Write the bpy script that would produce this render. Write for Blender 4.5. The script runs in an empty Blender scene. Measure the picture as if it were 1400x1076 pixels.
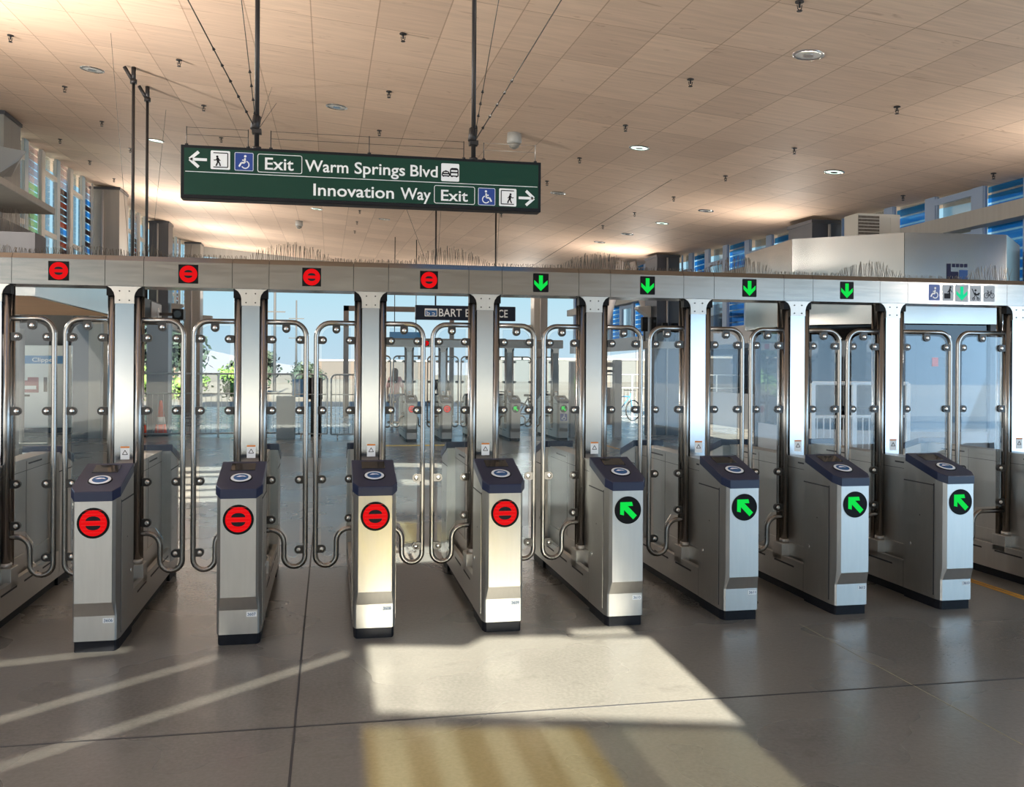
import bpy, bmesh, math, random
from mathutils import Vector, Matrix
random.seed(7)
S = bpy.context.scene
COL = S.collection
R = math.radians
PI = math.pi

# ---------------------------------------------------------------- camera
FPX, CYPX, CAMH, YAW, ROLL = 1265.3, 506.3, 1.625, 0.1955, 0.006
cam = bpy.data.cameras.new('camera')
cam.sensor_fit = 'HORIZONTAL'; cam.sensor_width = 36.0
cam.lens = 36.0 * FPX / 1400.0
cam.shift_y = -(538.0 - CYPX) / 1400.0
cam.clip_start = 0.05; cam.clip_end = 600
camo = bpy.data.objects.new('camera', cam); COL.objects.link(camo)
_f = Vector((math.sin(YAW), math.cos(YAW), 0)); _r = Vector((math.cos(YAW), -math.sin(YAW), 0)); _u = Vector((0, 0, 1))
_c, _s = math.cos(ROLL), math.sin(ROLL)
_r2 = _c * _r + _s * _u; _u2 = -_s * _r + _c * _u
camo.matrix_world = Matrix(((_r2.x, _u2.x, -_f.x, 0), (_r2.y, _u2.y, -_f.y, 0), (_r2.z, _u2.z, -_f.z, CAMH), (0, 0, 0, 1)))
S.camera = camo

# ---------------------------------------------------------------- sky, sun, exposure
S.view_settings.view_transform = 'Standard'
S.view_settings.look = 'None'
S.view_settings.exposure = 0.3
S.view_settings.gamma = 1.0
S.view_settings.use_curve_mapping = False
W = bpy.data.worlds.new('sky'); S.world = W; W.use_nodes = True
nt = W.node_tree; nt.nodes.clear()
wo = nt.nodes.new('ShaderNodeOutputWorld'); bg = nt.nodes.new('ShaderNodeBackground')
tc = nt.nodes.new('ShaderNodeTexCoord'); sx = nt.nodes.new('ShaderNodeSeparateXYZ'); rp = nt.nodes.new('ShaderNodeValToRGB')
nt.links.new(tc.outputs['Generated'], sx.inputs[0]); nt.links.new(sx.outputs['Z'], rp.inputs[0])
rp.color_ramp.elements[0].position = 0.0; rp.color_ramp.elements[0].color = (0.74, 0.90, 0.99, 1)
rp.color_ramp.elements[1].position = 0.7; rp.color_ramp.elements[1].color = (0.16, 0.42, 0.85, 1)
e = rp.color_ramp.elements.new(0.09); e.color = (0.52, 0.84, 0.99, 1)
e = rp.color_ramp.elements.new(0.3); e.color = (0.32, 0.68, 0.97, 1)
nt.links.new(rp.outputs[0], bg.inputs[0]); bg.inputs[1].default_value = 0.74
nt.links.new(bg.outputs[0], wo.inputs[0])
SUN_T = 0.466
sun = bpy.data.lights.new('sun', 'SUN'); sun.energy = 34.0; sun.angle = R(0.34); sun.color = (1.0, 0.94, 0.76)
suno = bpy.data.objects.new('sun', sun); COL.objects.link(suno)
suno.rotation_euler = Vector((0, 1, -SUN_T)).to_track_quat('-Z', 'Y').to_euler()
suno.location = (0, -20, 30)
def fill_light(name, loc, sx_, sy_, aim, watts, col):
    """soft daylight added as a lamp at an open side to brighten the hall"""
    l = bpy.data.lights.new(name, 'AREA'); l.shape = 'RECTANGLE'; l.size = sx_; l.size_y = sy_; l.energy = watts; l.color = col
    o = bpy.data.objects.new(name, l); COL.objects.link(o); o.location = loc; o.rotation_euler = Vector(aim).to_track_quat('-Z', 'Y').to_euler(); return o
fill_light('fill_left', (-5.6, -2, 1.7), 14, 2.6, (1, .1, .7), 220, (1, .93, .84))  # unseen area lamp added to lift the left of the hall
fill_light('fill_right', (9.2, -3, 1.6), 14, 2.8, (-1, .15, .45), 400, (.45, .72, 1))  # unseen area lamp added for a cool reflection in the right gates
cy = S.cycles
cy.max_bounces = 10; cy.diffuse_bounces = 5; cy.glossy_bounces = 5; cy.transparent_max_bounces = 24
cy.sample_clamp_indirect = 8.0

# ---------------------------------------------------------------- materials
MATS = {}
def mat(name, col, rough=0.5, metal=0.0, noise=0.0, nscale=8.0, stretch=(1, 1, 1), bump=0.0, emit=None, estr=1.0, spec=0.5, nrough=0.0, aniso=0):
    if name in MATS: return MATS[name]
    m = bpy.data.materials.new(name); m.use_nodes = True; n = m.node_tree; b = n.nodes['Principled BSDF']
    b.inputs['Base Color'].default_value = (*col, 1); b.inputs['Roughness'].default_value = rough; b.inputs['Metallic'].default_value = metal
    b.inputs['Specular IOR Level'].default_value = spec
    if emit: b.inputs['Emission Color'].default_value = (*emit, 1); b.inputs['Emission Strength'].default_value = estr
    if noise or bump or nrough:
        t = n.nodes.new('ShaderNodeTexCoord'); mp = n.nodes.new('ShaderNodeMapping'); mp.inputs['Scale'].default_value = stretch
        nz = n.nodes.new('ShaderNodeTexNoise'); nz.inputs['Scale'].default_value = nscale; nz.inputs['Detail'].default_value = 5
        n.links.new(t.outputs['Object'], mp.inputs[0]); n.links.new(mp.outputs[0], nz.inputs['Vector'])
        if noise:
            r = n.nodes.new('ShaderNodeMapRange'); r.inputs[3].default_value = 1 - noise; r.inputs[4].default_value = 1 + noise
            r.inputs[1].default_value = 0.3; r.inputs[2].default_value = 0.7
            mx = n.nodes.new('ShaderNodeMix'); mx.data_type = 'RGBA'; mx.blend_type = 'MULTIPLY'; mx.inputs[0].default_value = 1
            mx.inputs[6].default_value = (*col, 1)
            n.links.new(nz.outputs['Fac'], r.inputs[0]); n.links.new(r.outputs[0], mx.inputs[7]); n.links.new(mx.outputs[2], b.inputs['Base Color'])
        if nrough:
            r = n.nodes.new('ShaderNodeMapRange'); r.inputs[1].default_value = 0.3; r.inputs[2].default_value = 0.7
            r.inputs[3].default_value = max(0.02, rough - nrough); r.inputs[4].default_value = rough + nrough
            n.links.new(nz.outputs['Fac'], r.inputs[0]); n.links.new(r.outputs[0], b.inputs['Roughness'])
        if bump:
            bp = n.nodes.new('ShaderNodeBump'); bp.inputs['Strength'].default_value = bump; bp.inputs['Distance'].default_value = 0.01
            n.links.new(nz.outputs['Fac'], bp.inputs['Height']); n.links.new(bp.outputs[0], b.inputs['Normal'])
    MATS[name] = m; return m

def glass(name, tint, refl=1.0, haze=0.0, hazecol=(.8, .9, 1)):
    if name in MATS: return MATS[name]
    m = bpy.data.materials.new(name); m.use_nodes = True; n = m.node_tree; n.nodes.clear()
    o = n.nodes.new('ShaderNodeOutputMaterial'); tr = n.nodes.new('ShaderNodeBsdfTransparent'); tr.inputs[0].default_value = (*tint, 1)
    gl = n.nodes.new('ShaderNodeBsdfGlossy'); gl.inputs['Roughness'].default_value = 0.02
    fr = n.nodes.new('ShaderNodeFresnel'); fr.inputs[0].default_value = 1.5
    mu = n.nodes.new('ShaderNodeMath'); mu.operation = 'MULTIPLY'; mu.inputs[1].default_value = refl
    mx = n.nodes.new('ShaderNodeMixShader'); n.links.new(fr.outputs[0], mu.inputs[0]); n.links.new(mu.outputs[0], mx.inputs[0])
    last = tr
    if haze:
        df = n.nodes.new('ShaderNodeBsdfDiffuse'); df.inputs[0].default_value = (*hazecol, 1)
        tl = n.nodes.new('ShaderNodeBsdfTranslucent'); tl.inputs[0].default_value = (*hazecol, 1)
        md = n.nodes.new('ShaderNodeMixShader'); md.inputs[0].default_value = 0.5
        n.links.new(df.outputs[0], md.inputs[1]); n.links.new(tl.outputs[0], md.inputs[2])
        mh = n.nodes.new('ShaderNodeMixShader'); mh.inputs[0].default_value = haze
        n.links.new(tr.outputs[0], mh.inputs[1]); n.links.new(md.outputs[0], mh.inputs[2]); last = mh
    n.links.new(last.outputs[0], mx.inputs[1]); n.links.new(gl.outputs[0], mx.inputs[2]); n.links.new(mx.outputs[0], o.inputs[0])
    MATS[name] = m; return m

STEEL = mat('brushed_steel', (.57, .555, .53), .42, 1, noise=.035, nscale=9, stretch=(5, 5, .5), nrough=.035)
STEELH = mat('brushed_steel_header', (.29, .27, .25), .22, 1, noise=.04, nscale=9, stretch=(.4, 5, 5), nrough=.03)
STEELP = mat('polished_post_steel', (.45, .46, .475), .15, 1, noise=.03, nscale=5, stretch=(1, 1, .5), nrough=.02)
PIPE = mat('tube_steel', (.33, .315, .30), .27, 1)
CLAD = mat('booth_steel_cladding', (.40, .385, .36), .20, 1, noise=.04, nscale=1.2, stretch=(2, 2, .6))
SEAM = mat('dark_seam', (.03, .03, .035), .6)
BLACK = mat('black_plastic', (.005, .005, .006), .45, spec=.12)
RUBBER = mat('black_rubber_kick', (.006, .007, .011), .5, spec=.2, noise=.3, nscale=30)
NAVY = mat('navy_plastic_cap', (.012, .018, .052), .30, noise=.1, nscale=3)
SCREEN = mat('screen_glass', (.02, .018, .016), .06)
CLAMP = mat('dark_clamp', (.035, .033, .032), .35, .3)
BOLT = mat('bright_bolt', (.75, .74, .72), .2, 1)
WHITE = mat('white_print', (.80, .82, .84), .45)
SILVERPRINT = mat('grey_tile_print', (.36, .38, .41), .4)
INK = mat('black_ink', (.012, .012, .016), .5, spec=.15)
BLUESIGN = mat('blue_sign_print', (.012, .05, .26), .35)
GREENSIGN = mat('green_sign_face', (.008, .046, .032), .30, spec=.25, noise=.05, nscale=2)
SIGNFRAME = mat('sign_frame_black', (.006, .007, .011), .4, spec=.25)
NAVYSIGN = mat('dark_blue_sign_face', (.008, .012, .028), .4, spec=.25)
RED_E = mat('red_led', (.02, .0, .0), .6, spec=.05, emit=(.60, .004, .006), estr=1)
RED_D = mat('red_led_row', (.2, .03, .0), .5, emit=(.62, .02, .01), estr=.9)
GREEN_E = mat('green_led', (0, .02, .0), .6, spec=.05, emit=(.004, .60, .06), estr=1.0)
GREEN_C = mat('green_led_pale', (0, .02, .01), .6, spec=.05, emit=(.01, .58, .26), estr=1.0)
RINGW = mat('reader_ring', (.75, .80, .85), .3)
READB = mat('reader_blue', (.02, .10, .28), .25)
STICK = mat('sticker_white', (.74, .76, .78), .5)
ORANGE = mat('orange_print', (.65, .2, .03), .5)
CONC_L = mat('light_concrete', (.105, .10, .095), .8, noise=.12, nscale=2)
GREYCOL = mat('grey_column_cladding', (.30, .29, .27), .5, .0, noise=.06, nscale=2, stretch=(6, 6, .3))
DARKCOL = mat('dark_steel_column', (.09, .095, .11), .42, .6)
MULL = mat('aluminium_mullion', (.62, .62, .60), .4, .3)
MULLB = mat('blue_grey_mullion', (.24, .32, .46), .4, .2)
FINB = mat('pale_blue_fin', (.42, .58, .68), .3)
DARKWALL = mat('charcoal_wall', (.075, .075, .085), .55, noise=.1, nscale=3)
TILE = mat('blue_grey_tile', (.14, .16, .20), .4)
PANELG = mat('grey_panel', (.36, .36, .37), .5, noise=.05, nscale=2)
CABLE = mat('cable_steel', (.10, .09, .08), .5, .6)
ROD = mat('dark_hanger_rod', (.035, .033, .035), .45, .5)
SPIKE = mat('spike_wire', (.11, .09, .07), .5, .4)
FENCE = mat('galvanised_rail', (.38, .40, .42), .4, .7)
FENCEW = mat('white_painted_rail', (.72, .73, .74), .5)
MACHINE = mat('machine_white', (.62, .66, .68), .45)
MBLUE = mat('machine_blue', (.03, .18, .42), .4)
MAROON = mat('poster_maroon', (.22, .03, .05), .5)
CONEO = mat('cone_orange', (.75, .10, .05), .5)
CONEW = mat('cone_white', (.8, .8, .8), .5)
YELL = mat('yellow_floor_tape', (.62, .32, .05), .6, noise=.15, nscale=20)
YELLT = mat('yellow_tactile', (.70, .55, .16), .7)
LIGHTTRIM = mat('downlight_reflector', (.75, .75, .75), .15, 1)
LAMP_G = mat('lit_lamp', (.7, .8, .75), .5, emit=(.72, .98, .84), estr=1.2)
LAMP_O = mat('unlit_lamp', (.55, .56, .55), .35)
ACW = mat('unit_beige', (.44, .42, .38), .5)
CAMW = mat('camera_white', (.36, .36, .35), .45)
SOFFIT = mat('wood_soffit', (.62, .40, .26), .5, noise=.12, nscale=6, stretch=(.4, 4, 1))
DOORGLASS = glass('door_glass', (.91, .955, .985), .8, .015)
WINGLASS = glass('window_glass', (.90, .97, 1.0), .8)
BOOTHGLASS = glass('booth_glass', (.10, .17, .24), 1.5)
LOUV_B = glass('louver_blue', (.24, .62, .96), .25, .05, (.10, .40, .85))
LOUV_R = glass('louver_red', (.62, .16, .09), .35, .12, (.55, .16, .08))
LOUV_BR = glass('louver_brown', (.24, .15, .16), .35, .12, (.22, .15, .15))
LOUV_G = glass('louver_green', (.66, .86, .58), .35, .1, (.6, .8, .5))
LOUV_W = glass('louver_rose', (.92, .82, .84), .35, .1, (.9, .8, .8))
FIN_Y = glass('fin_yellow', (.58, .49, .11), .3)
FIN_P = glass('fin_pale', (.74, .69, .48), .3)
FIN_G = glass('fin_grey', (.55, .54, .48), .3)
FIN_D = glass('fin_dark', (.37, .36, .31), .3)
EDGE = mat('glass_edge', (.75, .85, .88), .2)
SKIN = mat('skin', (.55, .34, .25), .5)
HAIR = mat('hair', (.14, .09, .055), .6)
PINK = mat('pink_shirt', (.62, .36, .36), .8)
JEANS = mat('blue_jeans', (.05, .10, .22), .8)
DKCLOTH = mat('dark_grey_jacket', (.05, .055, .07), .8)
DKPANT = mat('dark_trousers', (.03, .035, .05), .8)
SHOE = mat('shoe_dark', (.03, .03, .03), .6)
LEAFD = mat('leaf_dark', (.014, .028, .018), .7, noise=.3, nscale=3)
LEAFL = mat('leaf_bright', (.085, .16, .03), .7, noise=.3, nscale=3)
BARK = mat('bark', (.08, .055, .04), .9)
POLE = mat('pole_wood', (.022, .022, .025), .8)
FRAMEBR = mat('portal_brown_steel', (.16, .14, .13), .5, .3)

def floor_mat():
    m = bpy.data.materials.new('concrete_floor'); m.use_nodes = True; n = m.node_tree; b = n.nodes['Principled BSDF']; L = n.links.new
    t = n.nodes.new('ShaderNodeTexCoord')
    n1 = n.nodes.new('ShaderNodeTexNoise'); n1.inputs['Scale'].default_value = .9; n1.inputs['Detail'].default_value = 3
    n2 = n.nodes.new('ShaderNodeTexNoise'); n2.inputs['Scale'].default_value = 55; n2.inputs['Detail'].default_value = 3
    n3 = n.nodes.new('ShaderNodeTexNoise'); n3.inputs['Scale'].default_value = 7; n3.inputs['Detail'].default_value = 2
    for q in (n1, n2, n3): L(t.outputs['Object'], q.inputs['Vector'])
    r1 = n.nodes.new('ShaderNodeValToRGB'); r1.color_ramp.elements[0].position = .3; r1.color_ramp.elements[0].color = (.121, .117, .110, 1)
    r1.color_ramp.elements[1].position = .7; r1.color_ramp.elements[1].color = (.162, .157, .147, 1)
    L(n1.outputs[0], r1.inputs[0])
    r2 = n.nodes.new('ShaderNodeMapRange'); r2.inputs[1].default_value = .3; r2.inputs[2].default_value = .7; r2.inputs[3].default_value = .86; r2.inputs[4].default_value = 1.12
    L(n2.outputs[0], r2.inputs[0])
    mx = n.nodes.new('ShaderNodeMix'); mx.data_type = 'RGBA'; mx.blend_type = 'MULTIPLY'; mx.inputs[0].default_value = 1
    L(r1.outputs[0], mx.inputs[6]); L(r2.outputs[0], mx.inputs[7])
    r3 = n.nodes.new('ShaderNodeValToRGB'); r3.color_ramp.elements[0].position = .26; r3.color_ramp.elements[0].color = (.45, .43, .42, 1)
    r3.color_ramp.elements[1].position = .36; r3.color_ramp.elements[1].color = (1, 1, 1, 1)
    L(n3.outputs[0], r3.inputs[0])
    m2 = n.nodes.new('ShaderNodeMix'); m2.data_type = 'RGBA'; m2.blend_type = 'MULTIPLY'; m2.inputs[0].default_value = .25
    L(mx.outputs[2], m2.inputs[6]); L(r3.outputs[0], m2.inputs[7]); L(m2.outputs[2], b.inputs['Base Color'])
    rr = n.nodes.new('ShaderNodeMapRange'); rr.inputs[1].default_value = .15; rr.inputs[2].default_value = .85; b.inputs['Specular IOR Level'].default_value = .6; rr.inputs[3].default_value = .20; rr.inputs[4].default_value = .36
    L(n1.outputs[0], rr.inputs[0]); L(rr.outputs[0], b.inputs['Roughness'])
    bp = n.nodes.new('ShaderNodeBump'); bp.inputs['Strength'].default_value = .11; bp.inputs['Distance'].default_value = .01
    n4 = n.nodes.new('ShaderNodeTexNoise'); n4.inputs['Scale'].default_value = 28; n4.inputs['Detail'].default_value = 4
    L(t.outputs['Object'], n4.inputs['Vector']); L(n4.outputs[0], bp.inputs['Height']); L(bp.outputs[0], b.inputs['Normal'])
    return m

def ceil_mat():
    m = bpy.data.materials.new('plywood_ceiling'); m.use_nodes = True; n = m.node_tree; b = n.nodes['Principled BSDF']; L = n.links.new
    t = n.nodes.new('ShaderNodeTexCoord')
    mp = n.nodes.new('ShaderNodeMapping'); mp.inputs['Location'].default_value = (.18, -.29, 0)
    L(t.outputs['Object'], mp.inputs[0])
    br = n.nodes.new('ShaderNodeTexBrick'); L(mp.outputs[0], br.inputs['Vector'])
    br.inputs['Scale'].default_value = 1; br.inputs['Brick Width'].default_value = .602; br.inputs['Row Height'].default_value = 1.07
    br.inputs['Mortar Size'].default_value = .006; br.inputs['Mortar Smooth'].default_value = .1; br.offset = 0
    br.inputs['Color1'].default_value = (.77, .585, .45, 1); br.inputs['Color2'].default_value = (.66, .495, .38, 1); br.inputs['Mortar'].default_value = (.47, .33, .235, 1)
    # fine plank grain running along the rows
    m2 = n.nodes.new('ShaderNodeMapping'); m2.inputs['Scale'].default_value = (1.1, 14, 1); L(t.outputs['Object'], m2.inputs[0])
    ng = n.nodes.new('ShaderNodeTexNoise'); ng.inputs['Scale'].default_value = 1.6; ng.inputs['Detail'].default_value = 6; ng.inputs['Distortion'].default_value = .6; L(m2.outputs[0], ng.inputs['Vector'])
    rg = n.nodes.new('ShaderNodeMapRange'); rg.inputs[1].default_value = .3; rg.inputs[2].default_value = .7; rg.inputs[3].default_value = .90; rg.inputs[4].default_value = 1.06; L(ng.outputs[0], rg.inputs[0])
    mx = n.nodes.new('ShaderNodeMix'); mx.data_type = 'RGBA'; mx.blend_type = 'MULTIPLY'; mx.inputs[0].default_value = 1; L(br.outputs[0], mx.inputs[6]); L(rg.outputs[0], mx.inputs[7])
    # sparse dark grain marks
    m3 = n.nodes.new('ShaderNodeMapping'); m3.inputs['Scale'].default_value = (1.6, 7, 1); L(t.outputs['Object'], m3.inputs[0])
    nm = n.nodes.new('ShaderNodeTexNoise'); nm.inputs['Scale'].default_value = 1.7; nm.inputs['Detail'].default_value = 2; nm.inputs['Distortion'].default_value = 1.2; L(m3.outputs[0], nm.inputs['Vector'])
    rm = n.nodes.new('ShaderNodeValToRGB'); rm.color_ramp.elements[0].position = .27; rm.color_ramp.elements[0].color = (.62, .55, .5, 1); rm.color_ramp.elements[1].position = .33; rm.color_ramp.elements[1].color = (1, 1, 1, 1)
    L(nm.outputs[0], rm.inputs[0])
    mm = n.nodes.new('ShaderNodeMix'); mm.data_type = 'RGBA'; mm.blend_type = 'MULTIPLY'; mm.inputs[0].default_value = .55; L(mx.outputs[2], mm.inputs[6]); L(rm.outputs[0], mm.inputs[7])
    L(mm.outputs[2], b.inputs['Base Color']); b.inputs['Roughness'].default_value = .62; b.inputs['Specular IOR Level'].default_value = .25
    return m

def ground_mat():
    m = bpy.data.materials.new('dry_ground'); m.use_nodes = True; n = m.node_tree; b = n.nodes['Principled BSDF']
    t = n.nodes.new('ShaderNodeTexCoord'); nz = n.nodes.new('ShaderNodeTexNoise'); nz.inputs['Scale'].default_value = .08; nz.inputs['Detail'].default_value = 6
    r = n.nodes.new('ShaderNodeValToRGB'); r.color_ramp.elements[0].position = .35; r.color_ramp.elements[0].color = (.085, .070, .052, 1); r.color_ramp.elements[1].position = .65; r.color_ramp.elements[1].color = (.125, .112, .095, 1)
    n.links.new(t.outputs['Object'], nz.inputs['Vector']); n.links.new(nz.outputs[0], r.inputs[0]); n.links.new(r.outputs[0], b.inputs['Base Color']); b.inputs['Roughness'].default_value = .9
    return m

# ---------------------------------------------------------------- mesh helpers
ORIG = {}      # object name -> world origin of its thing
CACHE = {}
class MB:
    def __init__(s): s.v = []; s.f = []; s.sm = []
    def face(s, idx, smooth=False): s.f.append(idx); s.sm.append(smooth)
    def box(s, x0, x1, y0, y1, z0, z1):
        b = len(s.v)
        s.v += [(x0, y0, z0), (x1, y0, z0), (x1, y1, z0), (x0, y1, z0), (x0, y0, z1), (x1, y0, z1), (x1, y1, z1), (x0, y1, z1)]
        for q in ((0, 3, 2, 1), (4, 5, 6, 7), (0, 1, 5, 4), (1, 2, 6, 5), (2, 3, 7, 6), (3, 0, 4, 7)): s.face([b + i for i in q])
        return s
    def loft(s, rings, smooth=False, caps=True):
        b = len(s.v); n = len(rings[0])
        for r in rings: s.v += [tuple(p) for p in r]
        for k in range(len(rings) - 1):
            for i in range(n):
                j = (i + 1) % n
                s.face([b + k * n + i, b + k * n + j, b + (k + 1) * n + j, b + (k + 1) * n + i], smooth)
        if caps:
            s.face([b + i for i in reversed(range(n))]); s.face([b + (len(rings) - 1) * n + i for i in range(n)])
        return s
    def prism(s, poly, z0, z1): return s.loft([[(x, y, z0) for x, y in poly], [(x, y, z1) for x, y in poly]])
    def prism_y(s, poly, y0, y1): return s.loft([[(x, y0, z) for x, z in poly], [(x, y1, z) for x, z in poly]])
    def prism_x(s, poly, x0, x1): return s.loft([[(x0, y, z) for y, z in poly], [(x1, y, z) for y, z in poly]])
    def tube(s, pts, r, n=10, caps=True):
        pts = [Vector(p) for p in pts]; rings = []
        rr = r if isinstance(r, (list, tuple)) else [r] * len(pts)
        up = None
        for i, p in enumerate(pts):
            if i == 0: d = pts[1] - p
            elif i == len(pts) - 1: d = p - pts[i - 1]
            else: d = (pts[i + 1] - p).normalized() + (p - pts[i - 1]).normalized()
            d.normalize()
            if up is None:
                a = Vector((0, 0, 1)) if abs(d.z) < .9 else Vector((1, 0, 0)); up = (a - a.dot(d) * d).normalized()
            else: up = (up - up.dot(d) * d).normalized()
            w = d.cross(up)
            rings.append([p + rr[i] * (math.cos(2 * PI * k / n) * up + math.sin(2 * PI * k / n) * w) for k in range(n)])
        return s.loft(rings, True, caps)
    def cyl(s, c, r, h, axis='z', n=16, r2=None):
        d = {'x': Vector((1, 0, 0)), 'y': Vector((0, 1, 0)), 'z': Vector((0, 0, 1))}[axis]
        c = Vector(c); return s.tube([c, c + d * h], [r, r if r2 is None else r2], n)
    def lathe(s, c, prof, n=16, smooth=True):   # prof: (r, z)
        rings = [[(c[0] + r * math.cos(2 * PI * k / n), c[1] + r * math.sin(2 * PI * k / n), c[2] + z) for k in range(n)] for r, z in prof]
        return s.loft(rings, smooth)
    def flat(s, pts): b = len(s.v); s.v += [tuple(p) for p in pts]; s.face(list(range(b, b + len(pts)))); return s
    def ball(s, c, rx, ry, rz, n=10, m=6):
        rings = []
        for k in range(1, m):
            t = PI * k / m; rings.append([(c[0] + rx * math.sin(t) * math.cos(2 * PI * i / n), c[1] + ry * math.sin(t) * math.sin(2 * PI * i / n), c[2] - rz * math.cos(t)) for i in range(n)])
        return s.loft(rings, True)
    def build(s, name, m, parent=None, key=None, bevel=0, label=None):
        if key and key in CACHE: me = CACHE[key]
        else:
            o = Vector(ORIG[parent.name]) if parent else None
            if o is None:
                xs = [p[0] for p in s.v]; ys = [p[1] for p in s.v]; zs = [p[2] for p in s.v]
                o = Vector(((min(xs) + max(xs)) / 2, (min(ys) + max(ys)) / 2, min(zs)))
            me = bpy.data.meshes.new(name); me.from_pydata([(p[0] - o.x, p[1] - o.y, p[2] - o.z) for p in s.v], [], s.f)
            me.polygons.foreach_set('use_smooth', s.sm)
            bm = bmesh.new(); bm.from_mesh(me); bmesh.ops.recalc_face_normals(bm, faces=bm.faces); bm.to_mesh(me); bm.free()
            me.materials.append(m)
            if key: CACHE[key] = me
            s.o = o
        ob = bpy.data.objects.new(name, me); COL.objects.link(ob)
        if parent: ob.parent = parent; ORIG[ob.name] = ORIG[parent.name]
        else: ob.location = s.o; ORIG[ob.name] = tuple(s.o)
        if bevel:
            b = ob.modifiers.new('bevel', 'BEVEL'); b.width = bevel; b.segments = 2; b.limit_method = 'ANGLE'
        if label: ob['label'] = label
        return ob

def tag(o, label=None, cat=None, group=None, kind=None):
    if label: o['label'] = label
    if cat: o['category'] = cat
    if group: o['group'] = group
    if kind: o['kind'] = kind
    return o
def thing(name, loc, label, cat, group=None):
    o = bpy.data.objects.new(name, None); COL.objects.link(o); o.location = loc; o.empty_display_size = .1
    ORIG[o.name] = tuple(loc); return tag(o, label, cat, group)
def struct(o): o['kind'] = 'structure'; return o

def arc(cx, cz, r, a0, a1, n=6): return [(cx + r * math.cos(R(a0 + (a1 - a0) * k / n)), cz + r * math.sin(R(a0 + (a1 - a0) * k / n))) for k in range(n + 1)]
def rrect(x0, x1, z0, z1, r, n=4):
    return arc(x1 - r, z1 - r, r, 0, 90, n) + arc(x0 + r, z1 - r, r, 90, 180, n) + arc(x0 + r, z0 + r, r, 180, 270, n) + arc(x1 - r, z0 + r, r, 270, 360, n)

class Flat:
    """2-D print in a vertical plane facing -Y at depth y: shapes in (x, z)."""
    def __init__(s, y, d=.0015): s.mb = MB(); s.y = y; s.d = d
    def poly(s, pts): s.mb.prism_y(pts, s.y - s.d, s.y); return s
    def stroke(s, a, b, w):
        a = Vector((a[0], 0, a[1])); b = Vector((b[0], 0, b[1])); d = (b - a).normalized(); n = Vector((-d.z, 0, d.x)) * w / 2
        return s.poly([(p.x, p.z) for p in (a + n, b + n, b - n, a - n)])
    def path(s, pts, w):
        for a, b in zip(pts, pts[1:]): s.stroke(a, b, w)
        return s
    def disc(s, x, z, r, n=20): return s.poly([(x + r * math.cos(2 * PI * k / n), z + r * math.sin(2 * PI * k / n)) for k in range(n)])
    def ring(s, x, z, r, w, a0=0, a1=360, n=20):
        p = arc(x, z, r, a0, a1, n); return s.path(p, w)
    def frame(s, x0, x1, z0, z1, w, r=.012):
        p = rrect(x0, x1, z0, z1, r); return s.path(p + [p[0]], w)
    def build(s, name, m, parent=None, key=None, label=None): return s.mb.build(name, m, parent, key, label=label)

_cap = {}
def text(name, body, x0, x1, zb, cap, y, m, parent, bold=.02, key=None, flip=False):
    """lettering in the plane y facing -Y; x0..x1 extents, zb baseline, cap = capital height"""
    if key and key in CACHE:
        ob = bpy.data.objects.new(name, CACHE[key]); COL.objects.link(ob); ob.parent = parent; ORIG[ob.name] = ORIG[parent.name]; return ob
    def mk(t):
        c = bpy.data.curves.new('t', 'FONT'); c.body = t; c.size = 1; c.offset = bold; c.resolution_u = 3
        o = bpy.data.objects.new('t', c); COL.objects.link(o); bpy.context.view_layer.update()
        me = bpy.data.meshes.new_from_object(o); bpy.data.objects.remove(o); return me
    if bold not in _cap:
        e = mk('E'); _cap[bold] = max(v.co.y for v in e.vertices)
    me = mk(body); xs = [v.co.x for v in me.vertices]; a, b = min(xs), max(xs); sc = cap / _cap[bold]
    o = ORIG[parent.name]
    for v in me.vertices:
        X = x0 + (v.co.x - a) / (b - a) * (x1 - x0); Z = zb + v.co.y * sc
        v.co = (X - o[0], y - o[1], Z - o[2])
    me.materials.clear(); me.materials.append(m)
    if key: CACHE[key] = me
    ob = bpy.data.objects.new(name, me); COL.objects.link(ob); ob.parent = parent; ORIG[ob.name] = o
    return ob

# icons (unit square 0..1 mapped to x0,z0,size)
def icon_wheelchair(fl, x, z, s, mir=False):
    M = (lambda u, v: (x + (1 - u) * s, z + v * s)) if mir else (lambda u, v: (x + u * s, z + v * s))
    fl.disc(*M(.56, .84), .075 * s)
    fl.path([M(.55, .72), M(.53, .44), M(.33, .44), M(.20, .20)], .10 * s)
    fl.path([M(.55, .60), M(.38, .60)], .07 * s)
    c = M(.56, .33)
    a0, a1 = (-60 - 180, 85 - 180) if False else (-150, 70)
    if mir: a0, a1 = 110, 330
    fl.ring(c[0], c[1], .22 * s, .065 * s, a0, a1)
def icon_exit(ink, x, z, s, mir=False):
    M = (lambda u, v: (x + (1 - u) * s, z + v * s)) if mir else (lambda u, v: (x + u * s, z + v * s))
    ink.path([M(.14, .88), M(.88, .88), M(.88, .12), M(.14, .12)], .05 * s)
    ink.disc(*M(.34, .68), .06 * s)
    ink.path([M(.36, .62), M(.38, .40)], .13 * s); ink.path([M(.38, .42), M(.28, .18)], .07 * s); ink.path([M(.39, .42), M(.47, .30), M(.50, .18)], .07 * s)
    ink.path([M(.36, .58), M(.24, .48), M(.16, .50)], .05 * s); ink.path([M(.38, .58), M(.50, .46)], .05 * s)
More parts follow.
